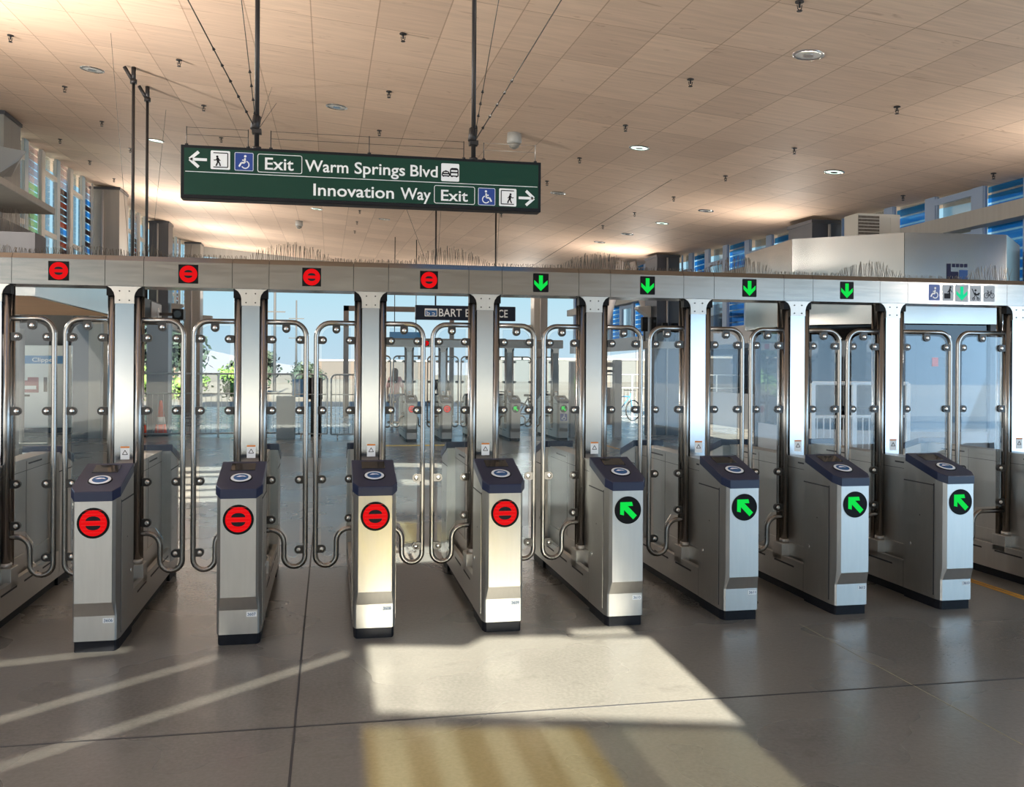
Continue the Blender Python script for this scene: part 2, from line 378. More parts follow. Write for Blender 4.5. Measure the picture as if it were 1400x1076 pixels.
def icon_bus(ink, x, z, s):
    M = lambda u, v: (x + u * s, z + v * s)
    ink.path([M(.52, .30), M(.52, .66), M(.58, .72), M(.88, .72), M(.94, .66), M(.94, .30), M(.52, .30)], .065 * s)
    ink.path([M(.52, .50), M(.94, .50)], .08 * s); ink.path([M(.56, .66), M(.90, .66)], .055 * s); ink.path([M(.56, .28), M(.64, .28)], .08 * s); ink.path([M(.82, .28), M(.90, .28)], .08 * s)
    ink.path([M(.06, .30), M(.06, .42), M(.14, .54), M(.38, .54), M(.46, .42), M(.46, .30), M(.06, .30)], .065 * s); ink.path([M(.08, .42), M(.44, .42)], .08 * s)
    ink.path([M(.09, .28), M(.16, .28)], .07 * s); ink.path([M(.36, .28), M(.43, .28)], .07 * s); ink.path([M(.22, .58), M(.30, .58)], .05 * s)

# ---------------------------------------------------------------- the hall: floor, ceiling, walls
HC, CA, CB = CAMH + 2.775 * 1.07, -.09, .035
def cz(x, y): return HC + CA * x + CB * y
XL, XR, YN, YF = -5.35, 8.8, -.6, 37.5
MB().box(-12, 14, -15, 41, -.2, 0).build('floor', floor_mat())
fl = bpy.data.objects['floor']; struct(fl)
# ceiling: the visible slab, and the same roof running on behind the viewer with added openings shaped to lay sun patches on the floor
YRB = -22.0
def holed_slab(name, outer, holes, th, m):
    c = bpy.data.curves.new(name, 'CURVE'); c.dimensions = '2D'; c.fill_mode = 'BOTH'; c.extrude = th / 2
    for p in [outer] + holes:
        sp = c.splines.new('POLY'); sp.points.add(len(p) - 1)
        for q, (x, y) in zip(sp.points, p): q.co = (x, y, 0, 1)
        sp.use_cyclic_u = True
    o = bpy.data.objects.new(name, c); COL.objects.link(o); bpy.context.view_layer.update()
    me = bpy.data.meshes.new_from_object(o); bpy.data.objects.remove(o)
    for v in me.vertices: v.co.z = v.co.z + th / 2 + cz(v.co.x, v.co.y)
    me.materials.append(m); ob = bpy.data.objects.new(name, me); COL.objects.link(ob); return ob
CEILM = ceil_mat()
def sky(x, Yf):
    """roof point whose sunbeam lands on the floor at (x, Yf)"""
    return (x, (Yf - (HC + CA * x) / SUN_T) / (1 + CB / SUN_T))
def hole(pts): return [sky(x, y) for x, y in pts]
FL_A, FL_B = 4.26, 3.92
holes = [hole([(.232, 4.42), (.232, 5.50), (.80, 5.38), (.945, 5.55), (1.40, 5.50), (1.93, 5.38), (1.88, 3.98)]),
         hole([(.16, 4.26), (1.84, 3.92), (1.84, 2.9), (.16, 2.9)]),
         hole([(.45, 7.80), (.45, 8.45), (.92, 8.50), (.92, 7.80)]), hole([(1.28, 7.85), (1.28, 8.60), (1.70, 8.65), (1.70, 7.85)]),
         hole([(-2.4, 5.33), (-2.4, 5.375), (-1.12, 5.68), (-1.12, 5.64)]),  # added slits, lay the streaks of reflected sun on the floor
         hole([(-2.0, 4.12), (-2.0, 4.175), (-.60, 5.455), (-.60, 5.415)]),
         hole([(-1.5, 3.88), (-1.5, 3.92), (.12, 5.40), (.12, 5.345)]),
         hole([(1.46, 5.44), (1.50, 5.62), (1.86, 5.62), (1.86, 5.44)])]
for ya, yb in ((11.65, 12.0), (12.2, 12.75), (12.95, 13.35), (13.6, 14.3), (14.55, 14.9), (15.3, 15.9)): holes.append(hole([(-3.0, ya), (-3.0, yb), (-1.12, yb + .12), (-1.12, ya + .12)]))  # added openings, lay bands of sun beyond the gates
holes += [hole([(1.05, 13.05), (1.05, 13.75), (1.45, 13.65), (1.45, 12.95)]), hole([(.80, 15.6), (.80, 16.3), (1.9, 16.0), (1.9, 15.3)])]
struct(holed_slab('ceiling', [(XL - .6, YRB), (XR + .6, YRB), (XR + .6, YF), (XL - .6, YF)], holes, .008, CEILM))
# saw-cut joints of the floor slab
j = MB().box(-9, 12, 4.305, 4.318, -.001, .0012)
struct(j.build('trim_1', SEAM))
j = MB().box(-.148, -.137, 1.0, 20, -.001, .0012); struct(j.build('trim_2', SEAM))
j = MB().box(2.987, 2.991, 2.5, 5.5, -.001, .0012); struct(j.build('trim_3', mat('faded_line', (.26, .24, .16), .7)))
# far fascia under the ceiling edge
fm = MB()
fm.loft([[(XL, YF - .15, cz(XL, YF) - .38), (XR, YF - .15, cz(XR, YF) - .38), (XR, YF - .02, cz(XR, YF) - .38), (XL, YF - .02, cz(XL, YF) - .38)],
         [(XL, YF - .15, cz(XL, YF)), (XR, YF - .15, cz(XR, YF)), (XR, YF - .02, cz(XR, YF)), (XL, YF - .02, cz(XL, YF))]])
struct(fm.build('trim_4', GREYCOL))

fins = thing('added_skylight', (1, sky(1, 3.5)[1], 4.5), 'unseen skylight added to tint the floor sun patch, yellow and pale glass strips', 'skylight')  # added glass, colours the sun for the striped floor patch
for k, (a, b, mm) in enumerate([(.16, .21, FIN_Y), (.21, .335, FIN_P), (.335, .45, FIN_Y), (.45, .56, FIN_P), (.56, .69, FIN_Y), (.69, .80, FIN_P), (.80, .95, FIN_Y), (.95, 1.07, FIN_P), (1.07, 1.145, FIN_Y), (1.145, 1.315, FIN_D), (1.315, 1.84, FIN_G)]):
    q = hole([(a, 2.9), (b, 2.9), (b, 4.26 - .2024 * (b - .16)), (a, 4.26 - .2024 * (a - .16))])
    MB().loft([[(x, y, cz(x, y) + .02) for x, y in q], [(x, y, cz(x, y) + .035) for x, y in q]]).build('glass_strip', mm, fins)

# ---------------------------------------------------------------- window walls with louvres
def window_wall(X, side, cols, mulls, zsill, ztr, louvers):
    """X plane, list of mullion centre Y, alternate clear / louvre bays"""
    global WN
    sg = 1 if side == 'right' else -1
    for k in range(len(mulls) - 1):
        y0, y1 = mulls[k] + .11, mulls[k + 1] - .11
        if any(y0 < c1 and y1 > c0 for c0, c1 in cols):
            for c0, c1 in cols:
                if y0 < c1 and y1 > c0:
                    if c0 - y0 > .25: y1 = c0
                    elif y1 - c1 > .25: y0 = c1
                    else: y1 = y0
        if y1 - y0 < .2: continue
        WN += 1
        top0, top1 = cz(X, y0), cz(X, y1)
        w = MB().prism_x([(y0, zsill), (y1, zsill), (y1, top1), (y0, top0)], X + sg * .10, X + sg * .112)
        ob = struct(w.build('window_%d' % WN, WINGLASS))
        fr = MB(); fr.box(X - .02, X + .02, y0, y0 + .03, zsill, top0 - .01); fr.box(X - .02, X + .02, y1 - .03, y1, zsill, top1 - .01)
        lou = louvers[k % len(louvers)]
        if lou is None:
            for zt in ztr: fr.box(X - .03, X + .03, y0, y1, zt - .045, zt + .045)
        fr.build('window_frame', MULL if side == 'left' else MULLB, ob)
        if lou is not None:
            z = zsill; q = 0
            while z < min(top0, top1) - .05:
                MB().box(X + sg * .03, X + sg * .04, y0 + .03, y1 - .03, z, z + .105 if z + .105 < min(top0, top1) else min(top0, top1)).build('louver', lou(z, q), ob)
                z += .135; q += 1
    for y in mulls:
        if any(c0 - .05 < y < c1 + .05 for c0, c1 in cols): continue
        dx_ = .03; MB_ = MB().box(X - dx_, X + dx_, y - .11, y + .11, zsill, cz(X, y) - .005)
        global TN
        TN += 1; struct(MB_.build('trim_%d' % TN, (MULL if mulls.index(y) % 2 else FINB) if side == 'left' else MULLB))
WN, TN = 0, 4
lb = lambda z, q: LOUV_B
def lred(z, q): return LOUV_W if z > 5.25 else [LOUV_BR, LOUV_R, LOUV_BR, LOUV_B, LOUV_R, LOUV_BR][q % 6] if z < 5.0 else LOUV_BR
def lgrn(z, q): return LOUV_W if z > 4.95 else LOUV_G
def lblu(z, q): return LOUV_W if z > 5.35 else ([LOUV_B, LOUV_BR][q % 2] if z > 4.3 else [LOUV_R, LOUV_BR, LOUV_B][q % 3])
mr = [y for y in (3.1, 4.1, 5.1, 6.1, 7.15, 8.2, 9.25, 10.3, 11.29, 12.31, 13.36, 14.38, 15.3, 16.46, 17.47, 18.47, 19.6, 20.63, 21.64, 22.8, 23.9, 25.0, 26.1, 27.2, 28.3, 29.4, 30.5, 31.6, 32.7)]
window_wall(XR, 'right', [(14.76, 15.85), (22.25, 23.35), (29.5, 30.6)], mr, 2.6, [4.14, 3.55], [None, lb])
ml = [13.93, 14.93, 15.93, 16.93, 17.93, 18.93, 19.93, 20.9, 21.87, 22.85, 23.7, 24.6, 25.4, 26.4, 27.2, 28.0, 28.9, 29.9, 30.8, 31.7, 32.6, 33.6, 34.5, 35.4, 36.3, 37.2]
window_wall(XL, 'left', [(22.9, 24.0), (29.3, 30.4), (35.6, 36.7)], ml, 3.15, [5.35, 4.21], [lblu, None, lred, None, lgrn, None, lred, None, lblu, None, lred, None])
# girder / sill beams along both walls
struct(MB().box(XR - .22, XR + .14, 2.5, 33, 3.62, 3.84).build('trim_90', GREYCOL))
struct(MB().box(XR - .10, XR + .20, 9.5, 33, 2.25, 2.62).build('trim_91', PANELG))
struct(MB().box(XL - .20, XL + .12, 14, 37.4, 2.95, 3.16).build('trim_92', GREYCOL))

# columns up to the ceiling
def column(x0, x1, y0, y1, m, label, m2=None, conduit=True, zb=0):
    c = thing('clad_column', ((x0 + x1) / 2, (y0 + y1) / 2, zb), label, 'column')
    zt = min(cz(x0, y0), cz(x1, y0), cz(x0, y1), cz(x1, y1)) - .002
    MB().box(x0, x1, y0, y1, zb, zt).build('column_body', m, c)
    MB().box(x0 - .02, x1 + .02, y0 - .02, y1 + .02, zt - .06, zt - .001).build('column_cap', DARKCOL, c)
    if conduit: MB().cyl((x0 + (x1 - x0) * .45, y0 - .03, zb), .025, zt - zb - .08).build('conduit', PANELG, c)
    return c
column(-5.75, -4.93, 15.5, 16.3, GREYCOL, 'grey clad column at the left edge of the view beside the loudspeaker', zb=0)
column(-5.45, -4.80, 22.9, 23.8, GREYCOL, 'grey clad column in the left window wall with a pale conduit pipe')
column(-5.30, -4.75, 29.3, 30.1, DARKCOL, 'dark clad column in the left window wall behind the two thin hanger rods')
column(-5.20, -4.65, 35.6, 36.4, GREYCOL, 'farthest grey column of the left window wall with a small red plate')
column(8.3, 9.0, 14.9, 15.75, DARKCOL, 'dark clad column rising behind the steel booth beside the air unit')
column(8.15, 8.75, 22.3, 23.2, DARKCOL, 'dark clad column at the right windows behind the surveillance cameras')
column(7.35, 7.85, 33.0, 33.6, GREYCOL, 'slim pale grey column far behind the entrance sign')

# uplights washing the plywood ceiling; most are added to brighten it
def uplight(x, y, z, aimx, label, watts=170):
    t = thing('uplight_box', (x, y, z), label, 'wall lamp', 'column uplights')
    s_ = 1 if aimx > 0 else -1
    MB().loft([[(x, y - .16, z), (x, y + .16, z), (x, y + .16, z + .30), (x, y - .16, z + .30)], [(x + s_ * .34, y - .16, z + .22), (x + s_ * .34, y + .16, z + .22), (x + s_ * .34, y + .16, z + .28), (x + s_ * .34, y - .16, z + .28)]]).build('lamp_housing', CAMW, t, bevel=.008)
    l = bpy.data.lights.new('uplight_lamp', 'AREA'); l.shape = 'RECTANGLE'; l.size = .3; l.size_y = .3; l.energy = watts; l.color = (1, .91, .81)
    o = bpy.data.objects.new('uplight_lamp', l); COL.objects.link(o); o.parent = t; o.location = (s_ * .25, 0, .34); o.rotation_euler = Vector((s_ * 1, 0, .55)).to_track_quat('-Z', 'Y').to_euler()
uplight(-4.75, 23.35, 3.35, 1, 'white angled uplight box on the second left column behind the thin rods', 230)
uplight(-4.70, 29.7, 3.3, 1, 'small angled uplight box added on the dark left column', 230)
uplight(-4.60, 36.0, 3.3, 1, 'small angled uplight box added on the farthest left column', 270)
uplight(8.10, 22.75, 3.0, -1, 'angled uplight box added on the dark column at the right windows', 120)
uplight(7.30, 33.3, 3.0, -1, 'small angled uplight box added on the slim far column', 322)
uplight(8.25, 15.3, 2.9, -1, 'angled uplight box on the dark column behind the steel booth', 55)
for y, z in ((1.5, 3.0), (8.5, 3.0)):  # unseen uplights added to brighten the near ceiling
    uplight(-5.2, y, z, 1, 'unseen uplight box added on the left side of the hall beside the viewer' if y < 5 else 'unseen uplight box added on the left side of the hall level with the near gates', 440 if y > 5 else 230)
    uplight(8.55, y, z - .5, -1, 'unseen uplight box added on the right side of the hall beside the viewer' if y < 5 else 'unseen uplight box added on the right side of the hall level with the near gates', 40 if y > 5 else 60)
# ---------------------------------------------------------------- downlights, sprinklers
ang = Vector((CA, CB, -1)).normalized()      # downward normal of the ceiling
def downlight(x, y, lit, label):
    z = cz(x, y); t = thing('downlight', (x, y, z), label, 'ceiling light', 'recessed downlights')
    def rg(r, d):
        u = Vector((1, 0, CA)).normalized(); v = ang.cross(u)
        return [Vector((x, y, z)) + ang * d + r * (math.cos(2 * PI * k / 20) * u + math.sin(2 * PI * k / 20) * v) for k in range(20)]
    MB().loft([rg(.140, -.01), rg(.140, .008), rg(.118, .010), rg(.112, .002)], True, caps=False).build('trim_ring', LIGHTTRIM, t)
    MB().loft([rg(.114, .004), rg(.02, .0045)], False).build('lens', LAMP_G if lit else LAMP_O, t)
    MB().loft([rg(.05, .005), rg(.05, .012)], True).build('lamp_reflector', LIGHTTRIM, t)
    if lit:
        l = bpy.data.lights.new('downlight_lamp', 'SPOT'); l.energy = 160; l.spot_size = R(120); l.spot_blend = .8; l.color = (1, .93, .82); l.shadow_soft_size = .11
        lo = bpy.data.objects.new('downlight_lamp', l); COL.objects.link(lo); lo.parent = t; lo.location = (0, 0, -.05)
DL = [(-2.86, 12.11, 0, 'unlit round downlight in the ceiling left of the two thin rods'), (-2.85, 16.29, 1, 'lit downlight in the ceiling between the two thin rods and the green sign'),
      (.08, 12.16, 0, 'unlit downlight in the ceiling just above the green hanging sign'), (4.22, 7.66, 0, 'largest round downlight with a silver reflector, nearest at upper right'),
      (4.10, 11.94, 1, 'green-tinted lit downlight in the ceiling right of the green sign'), (6.82, 11.66, 1, 'white lit downlight in the ceiling above the steel booth'),
      (4.00, 16.06, 0, 'unlit downlight in the ceiling just right of the lower corner of the green sign'), (6.60, 17.79, 1, 'lit downlight over the dark column, second along the right side'),
      (6.70, 15.80, 0, 'unlit downlight over the dark column beside the lit one'), (6.56, 19.88, 0, 'small unlit downlight far over the right windows, nearer of two'),
      (6.48, 21.79, 0, 'small unlit downlight far over the right windows, farther of two'), (-.3, 22.3, 1, 'small lit downlight under the left half of the green sign'), (1.3, 22.6, 0, 'small unlit downlight under the middle of the green sign')]
for a in DL: downlight(*a)
def sprinkler(x, y, label):
    z = cz(x, y); t = thing('fire_sprinkler', (x, y, z), label, 'sprinkler', 'ceiling sprinklers')
    MB().cyl((x, y, z - .010), .034, .010, n=14).build('escutcheon', ROD, t, key='spr_e')
    m = MB().cyl((x, y, z - .05), .009, .05, n=8); m.tube([(x - .020, y, z - .03), (x - .015, y, z - .06), (x, y, z - .07), (x + .015, y, z - .06), (x + .020, y, z - .03)], .004, 6); m.build('sprinkler_body', ROD, t, key='spr_b')
    MB().cyl((x, y, z - .078), .022, .004, n=10).build('deflector', ROD, t, key='spr_d')
cn = {-4.63: 'row along the left windows', -3.47: 'row left of the two thin rods', -1.69: 'row just left of the green sign', .68: 'row over the green sign', 3.57: 'row right of the green sign', 5.75: 'row over the right-hand gates', 8.4: 'row along the right windows'}
on = ['nearest', 'second nearest', 'third nearest', 'fourth nearest', 'fifth nearest', 'sixth nearest', 'seventh nearest']
SP = {-4.63: [17.41, 19.46, 21.55], -3.47: [11.11, 13.25, 15.30, 17.4], -1.69: [11.06, 13.18, 15.26, 17.4, 19.5], .68: [8.9, 11.03, 13.15, 21.6, 23.7, 25.8], 3.57: [6.62, 8.83, 10.92, 13.05, 15.1, 17.2, 19.3], 5.75: [8.62, 10.77, 12.84, 14.94, 17.0, 19.1], 8.4: [10.51, 12.43]}
for x, ys in SP.items():
    for k, y in enumerate(ys): sprinkler(x, y, 'black ceiling sprinkler, %s of the %s' % (on[k], cn[x]))
def detector(x, y, label):
    z = cz(x, y); t = thing('ceiling_camera', (x, y, z), label, 'camera', 'white ceiling domes')
    MB().lathe((x, y, z - .20), [(.095, .2), (.10, .08), (.085, .06), (.02, .055)], 18).build('housing', CAMW, t)
    MB().lathe((x, y, z - .21), [(.02, .0), (.06, .02), (.075, .06), (.03, .07)], 16).build('dome', mat('smoked_dome', (.25, .24, .22), .15), t)
detector(2.42, 12.16, 'white ceiling dome camera beside the right end of the green sign'); detector(-.79, 25.1, 'far white ceiling dome below the left part of the green sign')

# ---------------------------------------------------------------- fare gates
X0, SP_, Y0 = -1.3044, .792, 5.6426
GX = [X0 + SP_ * k for k in range(-1, 8)] + [5.345]
YP = .78              # post / door plane, relative to gate front
def ctop(y): return .8786 + .28 * y
def pedestal(root, ox, oy, flip, key, sym=None, num=None):
    """near pedestal (flip=False) faces -Y; flip=True is its mirror at the far end"""
    F = (lambda p: (ox + p[0], oy + 2.2 - p[1], p[2])) if flip else (lambda p: (ox + p[0], oy + p[1], p[2]))
    def tr(mb): mb.v = [F(p) for p in mb.v]; return mb
    b = tr(MB().loft([[(x, y, .290) for x, y in PU], [(x, y, ctop(y)) for x, y in PU]])).build('rear_cabinet' if flip else 'front_cabinet', STEEL, root, key=key + 'b')
    m = MB().loft([[(x, y, .065) for x, y in PLW], [(x, y, .207) for x, y in PLW], [(x, y, .290) for x, y in PU]]); tr(m).build('lower_front', STEEL, b, key=key + 'l')
    tr(MB().prism([(x * .95, y + .012 if y < .2 else y) for x, y in PLW], 0, .065)).build('kick_plate', RUBBER, b, key=key + 'k')
    for s in (-1, 1):
        tr(MB().box(s * .1285 - .003, s * .1285 + .003, .075, .40, .10, .845)).build('access_panel', STEEL, b, key=key + 'p%d' % s)
        tr(MB().box(s * .1285 - .001, s * .1285 + .001, .064, .075, .09, .86).box(s * .1285 - .001, s * .1285 + .001, .064, .41, .845, .853)).build('panel_seam', SEAM, b, key=key + 'ps%d' % s)
        tr(MB().cyl((s * .128 - .006, .33, .40), .013, .012, 'x', 12)).build('lock', BOLT, b, key=key + 'lk%d' % s)
        tr(MB().cyl((s * .128 - .0045, .22, .62), .005, .009, 'x', 8)).build('screw_hole', SEAM, b, key=key + 'sh%d' % s)
    c = tr(MB().loft([[(x, y, ctop(y) + .001) for x, y in PC], [(x, y, ctop(y) + .052) for x, y in PC], [(x * .975, y * .985 + .001, ctop(y * .985 + .001) + .057) for x, y in PC]])).build('reader_cap', NAVY, root, key=key + 'c')
    t = lambda y, d=.0: ctop(y) + .057 + d
    q = lambda pts, d: [(x, y, t(y, d)) for x, y in pts]
    sc = [(-.072, .235), (.072, .235), (.072, .345), (-.072, .345)]
    tr(MB().loft([q(sc, -.002), q(sc, .0035)])).build('display_screen', SCREEN, c, key=key + 's')
    circ = lambda r: [(r * math.cos(2 * PI * k / 28), .118 + r * 1.02 * math.sin(2 * PI * k / 28)) for k in range(28)]
    tr(MB().loft([q(circ(.068), -.001), q(circ(.066), .004)])).build('reader_bezel', BLACK, c, key=key + 'rz')
    tr(MB().loft([q(circ(.060), .003), q(circ(.059), .0058)])).build('reader_ring', RINGW, c, key=key + 'rr')
    tr(MB().loft([q(circ(.044), .005), q(circ(.0435), .0066)])).build('reader_disc', READB, c, key=key + 'rd')
    tr(MB().loft([q([(-.028, .125), (-.010, .142), (.018, .136), (.030, .122), (.010, .128), (-.012, .122)], .006), q([(-.028, .125), (-.010, .142), (.018, .136), (.030, .122), (.010, .128), (-.012, .122)], .0072)])).build('reader_mark', RINGW, c, key=key + 'rm')
    if flip: return
    yy = oy - .0352; zc = .744
    Flat(yy, .003).disc(ox, zc, .0875, 36).build('lane_light', BLACK, b, key=key + 'ld%s' % sym)
    if sym == 'red':
        fl = Flat(yy - .003, .0012); fl.disc(ox, zc, .0735, 36); fl.build('red_disc', RED_E, b, key=key + 'rd1')
        k1 = Flat(yy - .0042, .001); k1.poly([(ox + .040 * math.cos(R(a)), zc + .014 + .026 * math.sin(R(a))) for a in range(0, 181, 15)]); k1.poly([(ox + .040 * math.cos(R(a)), zc - .014 + .026 * math.sin(R(a))) for a in range(180, 361, 15)])
        k1.build('dark_half_discs', INK, b, key=key + 'rd2')
        g = Flat(yy - .0043, .0006)
        for k in range(-3, 4): g.path([(ox - .066 * math.cos(k * .25), zc + k * .021 + .009), (ox + .066 * math.cos(k * .25), zc + k * .021 + .009)], .0016)
        g.build('dot_row_lines', mat('red_dark', (.15, .01, .0), .5, emit=(.45, .004, .004), estr=1), b, key=key + 'rd3')
    elif sym == 'green':
        def rot(pts): return [(ox + (u * .7071 - v * .7071), zc + (u * .7071 + v * .7071)) for u, v in pts]
        Flat(yy - .003, .0012).poly(rot([(0, .072), (.055, .018), (.042, -.004), (.017, .020), (.017, -.066), (-.017, -.066), (-.017, .020), (-.042, -.004), (-.055, .018)])).build('green_arrow', GREEN_E, b, key=key + 'ga')
    if num:
        Flat(oy - .0005, .0012).poly([(ox + .046, .166), (ox + .104, .166), (ox + .104, .194), (ox + .046, .194)]).build('number_plate', STICK, b, key=key + 'np')
        text('gate_number', num, ox + .052, ox + .099, .172, .017, oy - .0022, mat('number_blue', (.05, .12, .22), .5), b, key=None)
PU = [(-.100, -.035), (.100, -.035), (.114, -.004), (.122, .03), (.128, .055), (.128, .41), (-.128, .41), (-.128, .055), (-.122, .03), (-.114, -.004)]
PLW = [(-.109, 0), (.109, 0), (.118, .012), (.124, .035), (.128, .055), (.128, .41), (-.128, .41), (-.128, .055), (-.124, .035), (-.118, .012)]
PC = [(-.101, -.043), (.101, -.043), (.134, .025), (.134, .385), (-.134, .385), (-.134, .025)]
def fare_gate(ox, oy, label, group, sym, num, sticker=False, far=False):
    root = thing('fare_gate', (ox, oy + 1.1, 0), label, 'fare gate', group)
    pedestal(root, ox, oy, False, 'pn', sym, num)
    pedestal(root, ox, oy, True, 'pf')
    pl = MB()
    for s in (-1, 1):
        a, b2 = (.094, .126) if s > 0 else (-.126, -.094)
        pl.box(ox + a, ox + b2, oy + .41, oy + 1.79, .065, .258)
    pl.box(ox - .1, ox + .1, oy + .41, oy + 1.79, .065, .215)
    p = pl.build('plinth', STEEL, root, key='gpl')
    MB().box(ox - .10, ox + .10, oy + .41, oy + 1.79, 0, .065).build('plinth_kick', RUBBER, p, key='gpk')
    for s in (-1, 1):
        x = ox + s * .1265
        for q, (ya, yb) in enumerate(((.55, .85), (1.0, 1.30), (1.40, 1.70))): MB().box(x - .001, x + .001, oy + ya, oy + yb, .205, .217).build('vent_slot', SEAM, p, key='gvs%d%d' % (s, q))
        MB().box(x - .0012, x + .0012, oy + .408, oy + .414, .065, .258).build('plinth_seam', SEAM, p, key='gpm%d' % s)
    w = MB().box(ox - .060, ox + .060, oy + .41, oy + 1.79, .215, .985); w.box(ox - .066, ox + .066, oy + .41, oy + 1.79, .985, 1.0)
    w.box(ox - .068, ox + .068, oy + .41, oy + 1.79, .215, .36)
    cw = w.build('centre_wall', STEEL, root, key='gcw')
    for s in (-1, 1):
        x = ox + s * .0605
        for q, bx in enumerate(((.44, .62, .955, .966), (1.30, 1.60, .955, .966), (.41, 1.79, .915, .918), (1.25, 1.253, .36, .985))):
            MB().box(x - .001, x + .001, oy + bx[0], oy + bx[1], bx[2], bx[3]).build('wall_seam' if q > 1 else 'vent_slot', SEAM, cw, key='gws%d%d' % (s, q))
    # overhead post
    yp = oy + YP
    po = MB().box(ox - .0575, ox + .0575, yp - .03, yp + .07, 1.0, 2.156).build('overhead_post', STEELP, root, key='gpo')
    MB().prism_y([(ox - .060, 2.045), (ox + .060, 2.045), (ox + .060, 2.09), (ox + .066, 2.115), (ox + .082, 2.14), (ox + .105, 2.155), (ox - .105, 2.155), (ox - .082, 2.14), (ox - .066, 2.115), (ox - .060, 2.09)], yp - .036, yp + .075).build('post_bracket', STEEL, po, key='gpb')
    rv = MB()
    for x in (-.03, .03):
        for z in (2.065, 2.125): rv.cyl((ox + x, yp - .040, z), .005, .005, 'y', 8)
    rv.build('rivet', CLAMP, po, key='grv')
    MB().box(ox - .020, ox + .036, yp - .0315, yp - .03, 1.03, 1.115).build('warning_sticker', STICK, po, key='gst', label='white warning sticker with an orange strip')
    MB().box(ox - .020, ox + .036, yp - .0325, yp - .0315, 1.105, 1.115).build('sticker_strip', ORANGE, po, key='gss')
    Flat(yp - .0315, .0008).path([(ox + .008, 1.09), (ox - .008, 1.062), (ox + .024, 1.062), (ox + .008, 1.09)], .004).build('sticker_triangle', INK, po, key='gsx')
    # hinge boxes and fixed tubes
    for s in (-1, 1):
        hx = ox + s * .081
        MB().box(hx - .045, hx + .045, yp - .045, yp + .10, .215, .345).build('hinge_box', STEEL, root, key='ghb%d' % s, bevel=.004)
        MB().cyl((hx, yp + .085, .345), .022, 2.155 - .345, n=12).build('fixed_tube', PIPE, root, key='gft%d' % s)
    if sticker:
        Flat(oy - .036, .001).poly(rrect(ox - .085, ox + .085, .46, .63, .01)).build('wheelchair_sticker', BLUESIGN, root)
        f = Flat(oy - .037, .001); icon_wheelchair(f, ox - .08, .465, .16); f.build('wheelchair_mark', WHITE, root)
    return root
nums = [None, '3606', '3607', '3608', '3609', '3610', '3611', '3612', '3613', None]
syms = [None, 'red', 'red', 'red', 'red', 'green', 'green', 'green', 'green', None]
glab = ['steel fare gate cut off by the left edge, its front outside the view',
        'steel fare gate 3606 with a red no-entry light, leftmost with its front in view', 'steel fare gate 3607 with a red no-entry light, second from the left',
        'steel fare gate 3608 with a red no-entry light, below the middle of the green sign', 'steel fare gate 3609, the last one with a red no-entry light toward the right',
        'steel fare gate 3610, first one with a green arrow beside the last red one', 'steel fare gate 3611, second one with a green arrow', 'steel fare gate 3612, third one with a green arrow',
        'steel fare gate 3613, rightmost one with a green arrow beside the wide lane', 'steel fare gate at the right edge beyond the wide accessible lane']
for x, l, s_, n in zip(GX, glab, syms, nums): fare_gate(x, Y0, l, 'fare gates of the near row', s_, n)

